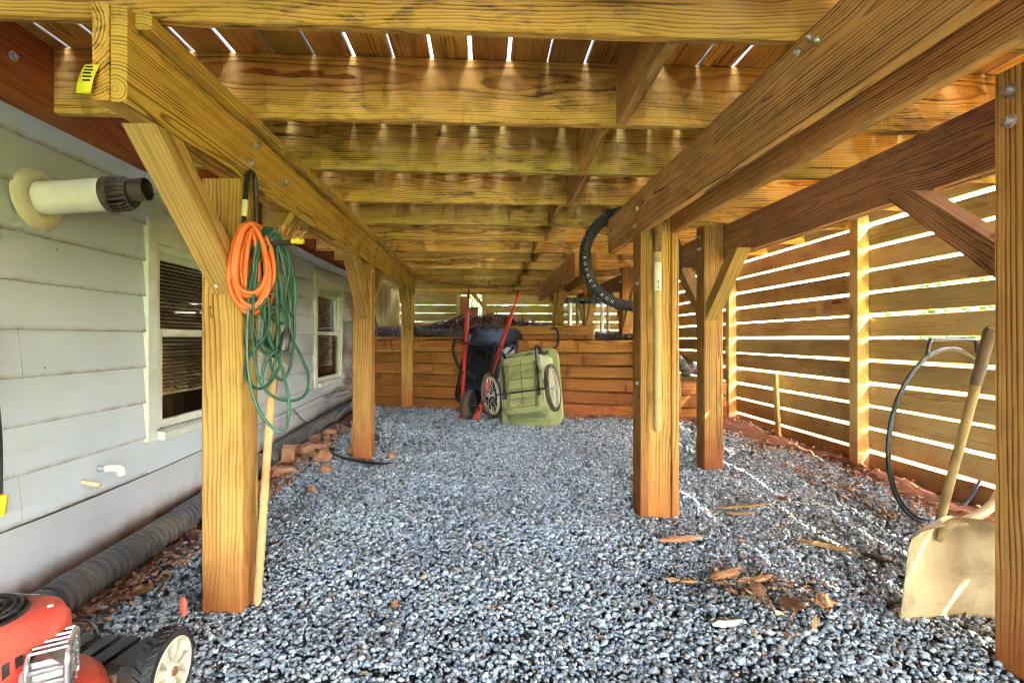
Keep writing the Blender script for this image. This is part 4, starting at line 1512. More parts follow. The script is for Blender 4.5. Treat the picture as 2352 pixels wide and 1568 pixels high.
# ------------------------------------------------------------------ cords on the near left post
hk = thing("double_hook", "black double hook with yellow tips fixed to the left beam above the cords", "hook", (-.84, 1.95, 1.4))
for i, (yy, tip) in enumerate(((1.885, (-.668, 1.945, 1.318)), (1.985, (-.690, 2.02, 1.340)))):
    pass
pth = spline([(-.648, 1.86, 1.322), (-.70, 1.875, 1.318), (-.80, 1.885, 1.312), (-.838, 1.888, 1.325), (-.842, 1.890, 1.40), (-.842, 1.912, 1.53), (-.842, 1.936, 1.580), (-.842, 1.965, 1.585), (-.842, 1.985, 1.55), (-.842, 1.992, 1.42), (-.838, 1.992, 1.345), (-.80, 1.99, 1.332), (-.70, 1.975, 1.337), (-.668, 1.97, 1.340)], 6)
hb = tube("bent_tube", pth, .0085, M_STEEL, hk, 10)
for a, b_ in ((pth[0], pth[1]), (pth[-1], pth[-2])):
    d = (a - b_).normalized()
    tube("yellow_tip", [a - d * .018, a + d * .004, a + d * .008], [.0110, .0110, .007], M_YELLOW, hk, 12)
tube("paper_sleeve", [(-.842, 1.891, 1.41), (-.842, 1.902, 1.47)], .0105, M_LABELW, hk, 10)


def coil(loops, n=14):
    """loops: list of closed loops (lists of points) joined in one long cord"""
    pts = []
    for lp in loops:
        pts += lp
    return spline(pts, 3)


def hang_loop(cx, cy, zt, zb, w, yd, ph=0.0, twist=0.0, k=14, skew=0.0):
    out = []
    h = (zt - zb) / 2
    zc = (zt + zb) / 2
    for i in range(k):
        a = math.pi / 2 + ph + 2 * math.pi * i / k
        ca, sa = math.cos(a), math.sin(a)
        wid = w * (1 - .28 * sa)         # narrower at the hook, wider below
        x = cx + wid * ca + skew * (1 - sa) * .5 * w
        out.append(Vector((x, cy + yd * ca * (1 if twist == 0 else math.cos(a * twist)), zc + h * sa)))
    return out


rnd = random.Random(5)
ol = []
for i in range(18):
    cx = -.806 + rnd.uniform(-.012, .010) + i * .0010
    cy = 1.838 + i * .0038 + rnd.uniform(-.008, .008)
    zt = 1.372 + rnd.uniform(-.006, .008)
    zb = 1.085 + rnd.uniform(-.008, .055) + (.0 if i % 3 else -.01)
    ol.append(hang_loop(cx, cy, zt, zb, .040 + rnd.uniform(-.020, .022), .018, 0, 0))
oc = tube("orange_cord", coil(ol), .0085, M_ORANGE, None, 8)
tag(oc, "orange cord coiled in a tight hank, hanging on the near left post", "cord")
for z, tt in ((1.335, 0.0),):
    pass

gl = []
for i in range(11):
    cx = -.745 + rnd.uniform(-.06, .035)
    cy = 1.885 + rnd.uniform(-.035, .05)
    zt = 1.352 + rnd.uniform(-.012, .016)
    zb = rnd.choice([1.10, 1.05, .98, .92, .86, 1.15, .82]) + rnd.uniform(-.02, .02)
    gl.append(hang_loop(cx, cy, zt, zb, rnd.uniform(.028, .052), .03, 0, 0, 14, rnd.uniform(-.4, .5)))
# big slack loops
gl.append([Vector(p) for p in ((-.742, 1.88, 1.35), (-.79, 1.85, 1.22), (-.805, 1.835, 1.05), (-.80, 1.83, .86), (-.765, 1.825, .74), (-.71, 1.83, .668), (-.678, 1.84, .672), (-.672, 1.85, .76), (-.70, 1.86, .88), (-.745, 1.87, .98), (-.77, 1.88, 1.08), (-.75, 1.88, 1.20))])
gl.append([Vector(p) for p in ((-.735, 1.89, 1.35), (-.72, 1.89, 1.18), (-.69, 1.88, 1.02), (-.645, 1.875, .93), (-.612, 1.87, .85), (-.618, 1.865, .79), (-.66, 1.86, .765), (-.72, 1.86, .775), (-.765, 1.86, .82), (-.755, 1.86, .90), (-.70, 1.865, .96), (-.675, 1.87, 1.02), (-.69, 1.87, 1.08), (-.73, 1.87, 1.09), (-.765, 1.87, 1.05), (-.77, 1.87, .97), (-.73, 1.87, .93), (-.69, 1.875, .96), (-.70, 1.88, 1.10), (-.725, 1.885, 1.25))])
gl.append([Vector(p) for p in ((-.73, 1.89, 1.345), (-.79, 1.86, 1.25), (-.812, 1.845, 1.14), (-.77, 1.845, 1.09), (-.74, 1.85, 1.12), (-.75, 1.86, 1.0), (-.80, 1.845, .93), (-.815, 1.84, .86), (-.78, 1.84, .81), (-.735, 1.85, .83), (-.70, 1.86, .92), (-.72, 1.87, 1.06), (-.73, 1.88, 1.2))])
g_o = tube("green_cord", coil(gl), .0055, M_GCORD, None, 7)
tag(g_o, "tangled dark green extension cord hanging in long loops from the yellow tipped hook", "cord")
M_, _ = frame((-.69, 1.85, .945), (-.68, 1.85, 1.01))
lathe("socket_plug", [(.0001, -.04), (.014, -.04), (.017, -.036), (.017, .018), (.011, .028), (.007, .04)], M_BLACK, g_o, M_, 12, 'x')

# rake: pole beside the post with a tine head up by the hook
rk = thing("leaf_rake", "leaf rake standing head up, its pole leaning on the near left post", "rake", (-.825, 1.985, 0))
p0, p1 = Vector((-.828, 1.965, gz(-.828, 1.965) + .005)), Vector((-.765, 2.015, 1.27))
tube("pole", [p0, p0.lerp(p1, .01), p0.lerp(p1, .5), p1], [.010, .0145, .0145, .0135], M_HANDLE, rk, 14)
tube("ferrule", [p1 - (p1 - p0).normalized() * .05, p1 + (p1 - p0).normalized() * .03], .0158, M_STEEL, rk, 12)
hd = p1 + Vector((0, 0, .02))
for k in range(11):
    a = R(-30 + 6 * k)
    e = hd + Vector((.16 * math.sin(a) + .02, .01 * (k % 2), .115 * math.cos(a)))
    tube("tine", spline([hd, hd.lerp(e, .6), e, e + Vector((.004, -.022, -.004))], 4), .0026, M_ORANGE if k % 2 else M_HANDLE, rk, 5)
# bent nail in the post face
nl = tube("bent_nail", spline([(-.962, 1.906, 1.09), (-.96, 1.888, 1.092), (-.95, 1.876, 1.07), (-.943, 1.872, 1.052)], 4), .0024, M_RUST, None, 6)
tag(nl, "rusty bent nail in the front of the near left post", "nail")

# ------------------------------------------------------------------ right hand tools
# scoop blade leaning on the near right post
SO = Vector((1.645, 1.735, gz(1.6, 1.735) - .01))
sc = thing("scoop_shovel", "wide tan scoop shovel blade standing on the gravel against the near right post", "shovel", SO)
v = []
nu, nv_ = 15, 14
for j in range(nv_):
    t = j / (nv_ - 1)
    hw = .212 - .030 * t
    if t > .80:
        hw *= math.sqrt(max(.05, 1 - ((t - .80) / .235) ** 2))
    for i in range(nu):
        s = -1 + 2 * i / (nu - 1)
        dish = .085 * (s * s) * (.35 + .65 * t) + (.05 * max(0, t - .75) ** 2 * 10)
        groove = -.014 * (math.exp(-((s + .16) / .05) ** 2) + math.exp(-((s - .16) / .05) ** 2)) * (1 if .3 < t < .85 else 0)
        v.append((SO.x + s * hw, SO.y + .0 + .035 * t - dish - groove + .02, SO.z + .365 * t))
f = [(j * nu + i, j * nu + i + 1, (j + 1) * nu + i + 1, (j + 1) * nu + i) for j in range(nv_ - 1) for i in range(nu - 1)]
bl = mobj("blade", v, f, M_SCOOP, sc, None, True)
bl.modifiers.new("t", 'SOLIDIFY').thickness = .003
tube("socket", spline([SO + Vector((-.02, .045, .27)), SO + Vector((.0, .03, .33)), SO + Vector((.06, .035, .340)), SO + Vector((.15, .055, .362)), SO + Vector((.24, .08, .40))], 5), [.010] * 3 + [.017] * 18, M_SCOOP, sc, 12)
tube("handle", [SO + Vector((.22, .076, .392)), SO + Vector((.56, .26, .56))], .0165, M_HANDLE, sc, 12)
# wooden handle leaning beside it
lh = thing("long_handled_tool", "pale wooden tool handle with grey grip leaning behind the scoop towards the near post", "tool", (1.72, 2.28, 0))
b0 = Vector((1.885, 2.12, gz(1.885, 2.12)))
t0 = Vector((1.760, 1.72, 1.02))
tube("wooden_shaft", [b0, b0.lerp(t0, .02), b0.lerp(t0, .5), b0.lerp(t0, .82)], [.012, .016, .0165, .0165], M_HANDLE, lh, 12)
tube("grey_grip", [b0.lerp(t0, .80), b0.lerp(t0, .84), b0.lerp(t0, .99), t0], [.0175, .019, .019, .012], M_GREYWOOD, lh, 12)
# wire hoop with handle
ho = thing("wire_hoop", "double black hoop with a square bar handle leaning on the slat fence", "hoop", (2.35, 2.62, 0))
HC = Vector((2.42, 2.62, .475))
hu, hvv = Vector((.90, .32, .0)).normalized(), Vector((.10, .03, 1)).normalized()
for k, (dr, dz) in enumerate(((.46, 0), (.452, .022))):
    ring = []
    for i in range(64):
        a = 2 * math.pi * i / 64
        ring.append(HC + hu * (dr * math.cos(a) + dz) + hvv * (dr * math.sin(a)) + Vector((0, k * .012, 0)))
    tube("hoop_wire", ring, .008, M_BLACK, ho, 8, closed=True)
aa = R(119)
q0 = HC + hu * (.46 * math.cos(aa)) + hvv * (.46 * math.sin(aa))
q0 = HC + hu * (-.19) + hvv * .41
tube("bar_handle", spline([q0, q0 + hvv * .055 + hu * .004, q0 + hvv * .085 + hu * .018, q0 + hvv * .095 + hu * .05, q0 + hvv * .095 + hu * .38, q0 + hvv * .085 + hu * .42, q0 + hvv * .02 + hu * .44], 5), .0095, M_STEEL, ho, 8)
# leaning stake by the fence
sk2 = plank("wood_stake", (2.60, 4.47, gz(2.6, 4.47) - .03), (2.655, 4.62, .66), .055, .03, M_SLAT, None, up=(1, 0, 0))
tag(sk2, "short leaning wooden stake against the inside of the slat fence", "stake")
sk3 = plank("wood_offcut", (2.30, 5.20, .20), (2.46, 5.42, .52), .09, .035, M_TIMBER, None)
tag(sk3, "slanting offcut of timber at the clay bank below the fence", "board")

# workbench of black plastic behind the wall
wbn = thing("plastic_bench", "black plastic bench top on pipe legs standing behind the retaining wall", "bench", (1.15, 6.25, 1.05))
v, f = chamfer_box(.36, .30, .05, .008)
pr = [xform((v, f), Matrix.Translation((1.17, 6.28, 1.445)))]
for k in range(7):
    pr.append(xform(chamfer_box(.030, .012, .060, .003), Matrix.Translation((1.015 + k * .052, 6.125, 1.442))))
pr.append(xform(chamfer_box(.20, .26, .035, .006), Matrix.Translation((1.44, 6.30, 1.437))))
v, f = merge(pr)
mobj("bench_top", v, f, M_BLACK, wbn)
for (x, y, m) in ((1.03, 6.17, M_GALV), (1.12, 6.16, M_GREYWOOD), (1.42, 6.20, M_GALV), (1.52, 6.30, M_GREYWOOD)):
    tube("leg", [(x, y, soil_z(x, y) - .03), (x, y, 1.43)], .022, m, wbn, 12)

# ------------------------------------------------------------------ loose things by the left wall
def rough_block(name, label, cat, p, size, rot, mat, jag=.12, group=None):
    bm = bmesh.new()
    bmesh.ops.create_cube(bm, size=1.0)
    bmesh.ops.subdivide_edges(bm, edges=bm.edges, cuts=2, use_grid_fill=True)
    for q in bm.verts:
        q.co = Vector((q.co.x * size[0], q.co.y * size[1], q.co.z * size[2]))
        q.co += Vector((random.uniform(-1, 1) * size[0], random.uniform(-1, 1) * size[1], random.uniform(-1, 1) * size[2])) * jag * .25
    me = bpy.data.meshes.new(name)
    bm.to_mesh(me)
    bm.free()
    me.materials.append(mat)
    o = link(name, me, None, Matrix.Translation(Vector(p)) @ Euler(rot).to_matrix().to_4x4())
    tag(o, label, cat, group)
    return o


BR = [((-1.395, 3.66), (.19, .085, .055), (.05, .10, 1.05), "whole reddish brick lying flat beside the drain pipe, nearest the rake pole"),
      ((-1.43, 3.93), (.085, .055, .13), (.35, .1, .2), "brick stood on end beside the drain pipe"),
      ((-1.44, 4.25), (.16, .085, .055), (.1, .2, .5), "brick leaning on the drain pipe, behind the upright brick"),
      ((-1.40, 4.55), (.15, .08, .055), (.2, -.1, -.3), "brick under the bend of the black garden hose"),
      ((-1.42, 4.82), (.15, .085, .06), (.1, .1, .9), "farthest loose brick beside the drain pipe"),
      ((-1.42, 3.30), (.10, .085, .055), (.1, -.1, .3), "broken brick end half hidden behind the near left post")]
for (xy, sz, rt, lab) in BR:
    rough_block("brick", lab, "brick", (xy[0], xy[1], gz(*xy) + sz[2] * .5), sz, rt, M_BRICK, .06, "loose bricks by the drain pipe")
CL = [((-1.33, 4.12), .085, "knobbly clay lump among the bricks, nearest the drain pipe"), ((-1.22, 4.02), .075, "rough clay lump right of the bricks"), ((-1.28, 4.30), .06, "small clay lump behind the two larger ones"),
      ((-1.10, 3.72), .045, "orange clay lump alone on the gravel between the rake and the second post"), ((-.70, 4.06), .035, "small clay lump just right of the second left post"), ((-1.06, 3.30), .03, "tiny clay crumb on open gravel left of centre"), ((-1.02, 4.22), .06, "clay lump tucked behind the small stake")]


def lump(name, lab, cat, p, r, mat, sub=2, amp=.35, sq=.75):
    bm = bmesh.new()
    bmesh.ops.create_icosphere(bm, subdivisions=sub, radius=r)
    ph = [random.uniform(0, 6) for _ in range(6)]
    for q in bm.verts:
        d = q.co.normalized()
        k = 1 + amp * (.5 * math.sin(5 * d.x + ph[0]) * math.cos(4 * d.y + ph[1]) + .35 * math.sin(9 * d.z + ph[2] + 4 * d.x) + random.uniform(-.2, .2))
        q.co = Vector((q.co.x * k * 1.15, q.co.y * k, q.co.z * k * sq))
    me = bpy.data.meshes.new(name)
    bm.to_mesh(me)
    bm.free()
    me.materials.append(mat)
    o = link(name, me, None, Matrix.Translation(Vector(p)) @ Euler((0, 0, random.uniform(0, 6))).to_matrix().to_4x4())
    tag(o, lab, cat, None)
    return o


for (xy, r_, lab) in CL:
    lump("clay_lump", lab, "clay lump", (xy[0], xy[1], gz(*xy) + r_ * .5), r_, M_CLOD)

gh = tube("garden_hose", spline([(-1.03, 4.48, gz(-1.03, 4.48) + .13), (-1.12, 4.55, .22), (-1.25, 4.62, .255), (-1.335, 4.60, .24), (-1.355, 4.50, .20), (-1.31, 4.32, .15), (-1.20, 4.12, .115), (-1.05, 3.98, .092), (-.90, 3.90, .078), (-.75, 3.86, .070), (-.66, 3.86, .066)], 8), .0105, M_BLACK, None, 9)
tag(gh, "short black garden hose curving over the gravel at the second left post", "hose")
spk = thing("blue_sprinkler", "dark blue plastic sprinkler lying at the second left post", "sprinkler", (-.99, 4.5, gz(-.99, 4.5)))
zz = gz(-.99, 4.5)
tube("body", spline([(-1.06, 4.50, zz + .125), (-1.02, 4.48, zz + .12), (-.98, 4.47, zz + .10), (-.94, 4.46, zz + .07)], 4), [.02, .022, .03, .04, .045, .05, .052, .05, .045, .04, .035, .03, .022], M_BLUE, spk, 14)
tube("nozzle", [(-.95, 4.46, zz + .075), (-.90, 4.45, zz + .06), (-.87, 4.45, zz + .055)], [.03, .025, .018], M_BLACK, spk, 12)
tube("base_clip", spline([(-1.02, 4.44, zz + .03), (-.98, 4.42, zz + .018), (-.93, 4.42, zz + .03)], 4), .018, M_TEAL, spk, 10)
stk = thing("wood_stake", "thin upright wooden stake in front of the blue sprinkler", "stake", (-1.03, 4.22, gz(-1.03, 4.22)))
zz = gz(-1.03, 4.22)
plank("stake", (-1.045, 4.20, zz - .03), (-1.035, 4.22, zz + .215), .012, .022, M_HANDLE, stk, up=(1, 0, 0))
tube("string_tie", [Vector((-1.036 + .014 * math.cos(a), 4.217 + .012 * math.sin(a), zz + .15 + .004 * math.sin(3 * a))) for a in [2 * math.pi * i / 10 for i in range(10)]], .004, M_CRUMB, stk, 5, closed=True)

# ------------------------------------------------------------------ lawn mower at the lower left
ML = Matrix.Translation((-1.165, 1.225, gz(-1.15, 1.3) - .002)) @ Matrix.Rotation(R(-9), 4, 'Z')
mw_ = thing("lawn_mower", "red lawn mower with chrome muffler guard in the lower left corner", "lawn mower", ML.translation, ML.to_3x3().to_4x4())
# deck shell (front is +y)
lo_ = []
for (sc_, z_, p_) in ((1.0, .070, .0), (1.0, .085, 0), (.985, .125, 0), (.93, .155, 0), (.82, .172, 0), (.55, .180, 0), (.2, .182, 0)):
    lp = []
    for k in range(36):
        a = 2 * math.pi * k / 36
        e = .75
        x = .235 * sc_ * abs(math.cos(a)) ** e * (1 if math.cos(a) > 0 else -1)
        y = .265 * sc_ * abs(math.sin(a)) ** e * (1 if math.sin(a) > 0 else -1)
        lp.append(Vector((x, y, z_)))
    lo_.append(lp)
v, f = loft(lo_, False, True)
autosmooth(mobj("deck_shell", v, f, M_MRED, mw_, ML), 50)
# dusty black skirt plate in front, carrying the wheel
for (pts, nm) in (([(-.30, .20), (.19, .20), (.235, .235), (.235, .33), (.16, .36), (-.16, .36), (-.235, .33), (-.30, .30)], "front_skirt"),):
    pv_ = [Vector((x, y, .135 - .05 * max(0, (y - .25)) * 5)) for x, y in pts]
    n_ = len(pv_)
    v = pv_ + [p - Vector((0, 0, .05)) for p in pv_]
    f = [tuple(range(n_)), tuple(reversed(range(n_, 2 * n_)))] + [(i, n_ + i, n_ + (i + 1) % n_, (i + 1) % n_) for i in range(n_)]
    mobj(nm, v, f, M_MUDTYRE, mw_, ML)
for k in range(6):
    v, f = chamfer_box(.045, .13, .012, .003)
    mobj("skirt_rib", [Matrix.Translation((-.14 + k * .062, .29, .138)) @ Vector(p) for p in v], f, M_BLACK, mw_, ML)
v, f = chamfer_box(.05, .14, .09, .012)
mobj("wheel_arm", [Matrix.Translation((.225, .27, .105)) @ Vector(p) for p in v], f, M_BLACK, mw_, ML)


def mower_wheel(x, y, r_=.105, side=1):
    M = ML @ Matrix.Translation((x, y, r_ + .002)) @ (Matrix.Rotation(R(8), 4, 'Z') if side > 0 else Matrix.Rotation(math.pi, 4, 'Z'))
    v, f = lathe_geo([(r_ * .80, -.024), (r_ * .96, -.024), (r_ * .97, -.018), (r_ * .97, .018), (r_ * .96, .024), (r_ * .80, .026), (r_ * .78, .020)], 40, 'x')
    w = autosmooth(mobj("wheel", v, f, M_RUBBER, mw_, M), 35)
    pr = []
    n_ = 34
    for i in range(n_):
        for s in (-1, 1):
            a = 2 * math.pi * (i + (.25 if s > 0 else 0)) / n_
            Mk = Matrix.Rotation(a, 4, 'X') @ Matrix.Translation((s * .011, r_ * .985, 0)) @ Matrix.Rotation(s * R(32), 4, 'Y')
            pr.append(xform(chamfer_box(.024, .007, .0075, .001), Mk))
    v, f = merge(pr)
    mobj("tread", v, f, M_RUBBER, w, M)
    v, f = lathe_geo([(r_ * .80, .022), (r_ * .80, .027), (r_ * .72, .027), (r_ * .70, .018), (r_ * .70, .004), (r_ * .28, .004), (r_ * .26, .022), (r_ * .18, .028), (.0001, .028)], 40, 'x')
    h = autosmooth(mobj("rim", v, f, M_RIM, w, M), 35)
    pr = []
    for i in range(9):
        a = 2 * math.pi * i / 9
        Mk = Matrix.Rotation(a, 4, 'X') @ Matrix.Translation((.014, r_ * .48, 0)) @ Matrix.Rotation(R(0), 4, 'X')
        vv_, ff_ = chamfer_box(.020, r_ * .50, .020, .005)
        vv_ = [Vector((p[0], p[1], p[2] * (1.35 if p[1] > 0 else .75))) for p in vv_]
        pr.append(xform((vv_, ff_), Mk))
    v, f = merge(pr)
    mobj("rim_spoke", v, f, M_RIM, w, M)
    lathe("hub_cap", [(.012, .026), (.012, .031), (.010, .033), (.0001, .033)], M_RUST, w, M, 12, 'x')
    return w


mower_wheel(.272, .268, .105, 1)
mower_wheel(-.272, .268, .105, -1)
mower_wheel(.265, -.27, .11, 1)
mower_wheel(-.265, -.27, .11, -1)
tube("height_lever", [ML @ Vector((.245, .30, .13)), ML @ Vector((.255, .355, .215))], .004, M_STEEL, mw_, 6)
v, f = ring_torus(.010, .006, 16, 8)
kn = mobj("lever_knob", [(p[0] * 1.0, p[1], p[2] * 1.9) for p in v], f, M_MRED, mw_, ML @ Matrix.Translation((.256, .362, .230)) @ Matrix.Rotation(R(60), 4, 'Z'), True)
v, f = chamfer_box(.010, .018, .034, .003)
mobj("lever_knob_core", v, f, M_MRED, kn, WM[kn])
# engine shroud
lo_ = []
for (sx_, sy_, z_) in ((.150, .165, .165), (.155, .170, .255), (.152, .166, .315), (.138, .150, .348), (.118, .128, .362)):
    lp = []
    for k in range(40):
        a = 2 * math.pi * k / 40
        e = .48
        lp.append(Vector((.010 + sx_ * .82 * abs(math.cos(a)) ** e * (1 if math.cos(a) > 0 else -1), .015 + sy_ * abs(math.sin(a)) ** e * (1 if math.sin(a) > 0 else -1), z_)))
    lo_.append(lp)
v, f = loft(lo_, True, True)
autosmooth(mobj("engine_cover", v, f, M_MRED, mw_, ML), 45)
lathe("fan_recess", [(.0001, .364), (.088, .364), (.096, .3645), (.102, .370), (.106, .364)], M_BLACK, mw_, ML @ Matrix.Translation((.005, .015, 0)), 32)
pr = []
for rr_ in (.030, .046, .062, .078, .092):
    pr.append(xform(ring_torus(rr_, .0036, 32, 6), Matrix.Translation((.005, .015, .376 + .012 * (1 - rr_ / .1))) @ Matrix.Rotation(R(90), 4, 'Y')))
for k in range(8):
    a = 2 * math.pi * k / 8
    pr.append(tube_geo([Vector((.005 + .02 * math.cos(a), .015 + .02 * math.sin(a), .387)), Vector((.005 + .098 * math.cos(a + .3), .015 + .098 * math.sin(a + .3), .373))], .004, 5))
v, f = merge(pr)
mobj("fan_grille", v, f, M_BLACK, mw_, ML, True)
lathe("filler_neck", [(.0001, .0), (.022, .0), (.026, -.006), (.026, -.03), (.017, -.034), (.017, -.10)], M_BLACK, mw_, ML @ Matrix.Translation((.05, -.20, .29)), 16)
mobj("cover_label", [(.0, .128, .3640), (.06, .128, .3640), (.06, .142, .3632), (.0, .142, .3632)], [(0, 1, 2, 3)], M_BLACK, mw_, ML)
lathe("cover_screw", [(.0001, .004), (.006, .003), (.007, 0)], M_GALV, mw_, ML @ Matrix.Translation((.125, .095, .362)), 8)
for k in range(5):
    v, f = chamfer_box(.004, .016, .035, .001)
    mobj("cooling_slot", v, f, M_BLACK, mw_, ML @ Matrix.Translation((.1345, -.07 + k * .028, .275)))
mobj("decal_line", [(-.04, .134, .3645), (.05, .134, .3645), (.05, .138, .3645), (-.04, .138, .3645)], [(0, 1, 2, 3)], M_WHITEINK, mw_, ML)
tube("spark_lead", [ML @ q for q in spline([Vector((.10, .19, .19)), Vector((.14, .205, .23)), Vector((.12, .20, .27)), Vector((.06, .19, .27))], 5)], .004, M_BLACK, mw_, 6)
tube("pull_cord_guide", [ML @ Vector((-.02, -.13, .365)), ML @ Vector((-.06, -.16, .40)), ML @ Vector((-.12, -.15, .40))], .006, M_BLACK, mw_, 8)
# muffler with silver guard at the front right
v, f = chamfer_box(.10, .075, .10, .02)
mobj("muffler", [Matrix.Translation((.135, .075, .220)) @ Matrix.Rotation(R(-52), 4, "Z") @ Vector(p) for p in v], f, M_SILVER, mw_, ML)
gd = ML @ Matrix.Translation((.172, .105, .222)) @ Matrix.Rotation(R(-52), 4, 'Z')
pr = []
lp = [Vector((x, .0, z)) for x, z in rounded_rect(.132, .128, .03, 5)]
pr.append(tube_geo(lp, .0065, 7, True))
lp2 = [Vector((x, -.07, z)) for x, z in rounded_rect(.132, .128, .03, 5)]
pr.append(tube_geo(lp2, .005, 7, True))
for k in range(7):
    z = -.052 + .0175 * k
    pr.append(tube_geo([Vector((-.064, .0, z)), Vector((.064, .0, z + .004))], .0036, 6))
for k in range(5):
    x = -.048 + .024 * k
    pr.append(tube_geo([Vector((x, .0, .066)), Vector((x, -.07, .066))], .004, 6))
for (x, z) in ((-.065, .03), (-.065, -.03), (.065, .03), (.065, -.03), (.065, 0)):
    pr.append(tube_geo([Vector((x, .0, z)), Vector((x, -.07, z))], .004, 6))
pr.append(tube_geo([Vector((-.03, .003, -.066)), Vector((.0, .003, .066))], .0036, 6))
v, f = merge(pr)
autosmooth(mobj("muffler_guard", v, f, M_SILVER, mw_, gd), 60)
for sx in (-1, 1):
    tube("push_handle", [ML @ Vector((sx * .22, -.24, .15)), ML @ Vector((sx * .22, -.45, .42)), ML @ Vector((sx * .2, -.95, .88))], .011, M_STEEL, mw_, 8)

# ------------------------------------------------------------------ gravel stones
def ico(sub):
    bm = bmesh.new()
    bmesh.ops.create_icosphere(bm, subdivisions=sub, radius=1.0)
    v = np.array([q.co[:] for q in bm.verts])
    f = np.array([[q.index for q in p.verts] for p in bm.faces])
    bm.free()
    return v, f


def scatter_mesh(name, base, pos, scale, mat, kind="stuff", label=None, cat=None, flat=.72, jitter=.26, nvar=24, sink=.25):
    bv, bf = base
    n = len(pos)
    nv, nf = len(bv), len(bf)
    var = []
    for k in range(nvar):
        d = 1 + jitter * RNG.standard_normal((nv, 1)) * .8
        s = np.array([RNG.uniform(.8, 1.25), RNG.uniform(.65, 1.0), RNG.uniform(flat * .75, flat * 1.15)])
        var.append(bv * d * s)
    var = np.array(var)
    idx = RNG.integers(0, nvar, n)
    A = RNG.uniform(0, 2 * np.pi, n)
    T = RNG.normal(0, .45, n)
    ca, sa, ct, st_ = np.cos(A), np.sin(A), np.cos(T), np.sin(T)
    V = var[idx]
    x, y, z = V[..., 0], V[..., 1], V[..., 2]
    y2 = y * ct[:, None] - z * st_[:, None]
    z2 = y * st_[:, None] + z * ct[:, None]
    X = x * ca[:, None] - y2 * sa[:, None]
    Y = x * sa[:, None] + y2 * ca[:, None]
    V = np.stack([X, Y, z2], -1) * scale[:, None, None] + pos[:, None, :]
    V = V.reshape(-1, 3)
    F = (bf[None] + (np.arange(n) * nv)[:, None, None]).reshape(-1, 3)
    me = bpy.data.meshes.new(name)
    me.vertices.add(len(V))
    me.vertices.foreach_set("co", V.astype(np.float32).ravel())
    me.loops.add(len(F) * 3)
    me.loops.foreach_set("vertex_index", F.astype(np.int32).ravel())
    me.polygons.add(len(F))
    me.polygons.foreach_set("loop_start", np.arange(0, len(F) * 3, 3, dtype=np.int32))
    me.materials.append(mat)
    me.update()
    me.validate()
    o = link(name, me, None, Matrix.Identity(4))
    o["kind"] = kind
    if label:
        tag(o, label, cat)
    return o


gzv = np.vectorize(gz)


def stones(xa, xb, ya, yb, density, smin, smax, base, name):
    n = int((xb - xa) * (yb - ya) * density)
    P = np.stack([RNG.uniform(xa, xb, n), RNG.uniform(ya, yb, n)], 1)
    wy = np.where(P[:, 0] < 1.6, WALL_A.y + (P[:, 0] - WALL_A.x) * (WALL_B.y - WALL_A.y) / (WALL_B.x - WALL_A.x), 5.45)
    nz = .05 * np.sin(7 * P[:, 1]) + .05 * RNG.standard_normal(n)
    keep = (P[:, 1] < wy - .05 + .08 * np.sin(5 * P[:, 0]) * .6 - .05 * np.abs(RNG.standard_normal(n)))
    keep &= (P[:, 0] > -1.36 + nz) & (P[:, 0] < 2.50 + nz - np.maximum(0, P[:, 1] - 3.6) * .22)
    # keep what the lens can see, with a generous margin for a step to the side
    keep &= np.abs(P[:, 0] - .055 * P[:, 1]) < (P[:, 1] * 1.05 + .9)
    P = P[keep]
    s = RNG.uniform(smin, smax, len(P)) * RNG.choice([.6, .8, 1, 1, 1, 1.2, 1.55], len(P))
    z = gzv(P[:, 0], P[:, 1]) + s * RNG.uniform(-.15, .55, len(P))
    return scatter_mesh(name, base, np.column_stack([P, z]), s, M_STONE, "stuff", None, None)


I0 = ico(1)
stones(-1.4, 2.7, .95, 2.35, 8800, .0056, .0098, I0, "gravel")
stones(-1.4, 2.7, 2.35, 4.0, 7600, .0060, .0104, I0, "gravel")
stones(-1.4, 2.7, 4.0, 6.7, 4800, .0076, .0128, I0, "gravel")

# scattered stones and clay crumbs on the clay strips
n = 1500
P = np.stack([np.where(RNG.random(n) < .5, RNG.uniform(-1.5, -1.25, n), RNG.uniform(2.1, 2.68, n)), RNG.uniform(1.2, 5.4, n)], 1)
s = RNG.uniform(.006, .016, n)
scatter_mesh("clay_crumbs", I0, np.column_stack([P, gzv(P[:, 0], P[:, 1]) + s * .4 + .012]), s, M_CLOD)
n = 900
P = np.stack([RNG.uniform(-1.55, 2.3, n), np.zeros(n)], 1)
P[:, 1] = np.where(P[:, 0] < 1.6, WALL_A.y + (P[:, 0] - WALL_A.x) * (WALL_B.y - WALL_A.y) / (WALL_B.x - WALL_A.x), 5.45) - np.abs(RNG.normal(0.02, .09, n))
s = RNG.uniform(.006, .018, n)
scatter_mesh("clay_crumbs", I0, np.column_stack([P, gzv(P[:, 0], P[:, 1]) + s * .4 + .01]), s, M_CLOD)


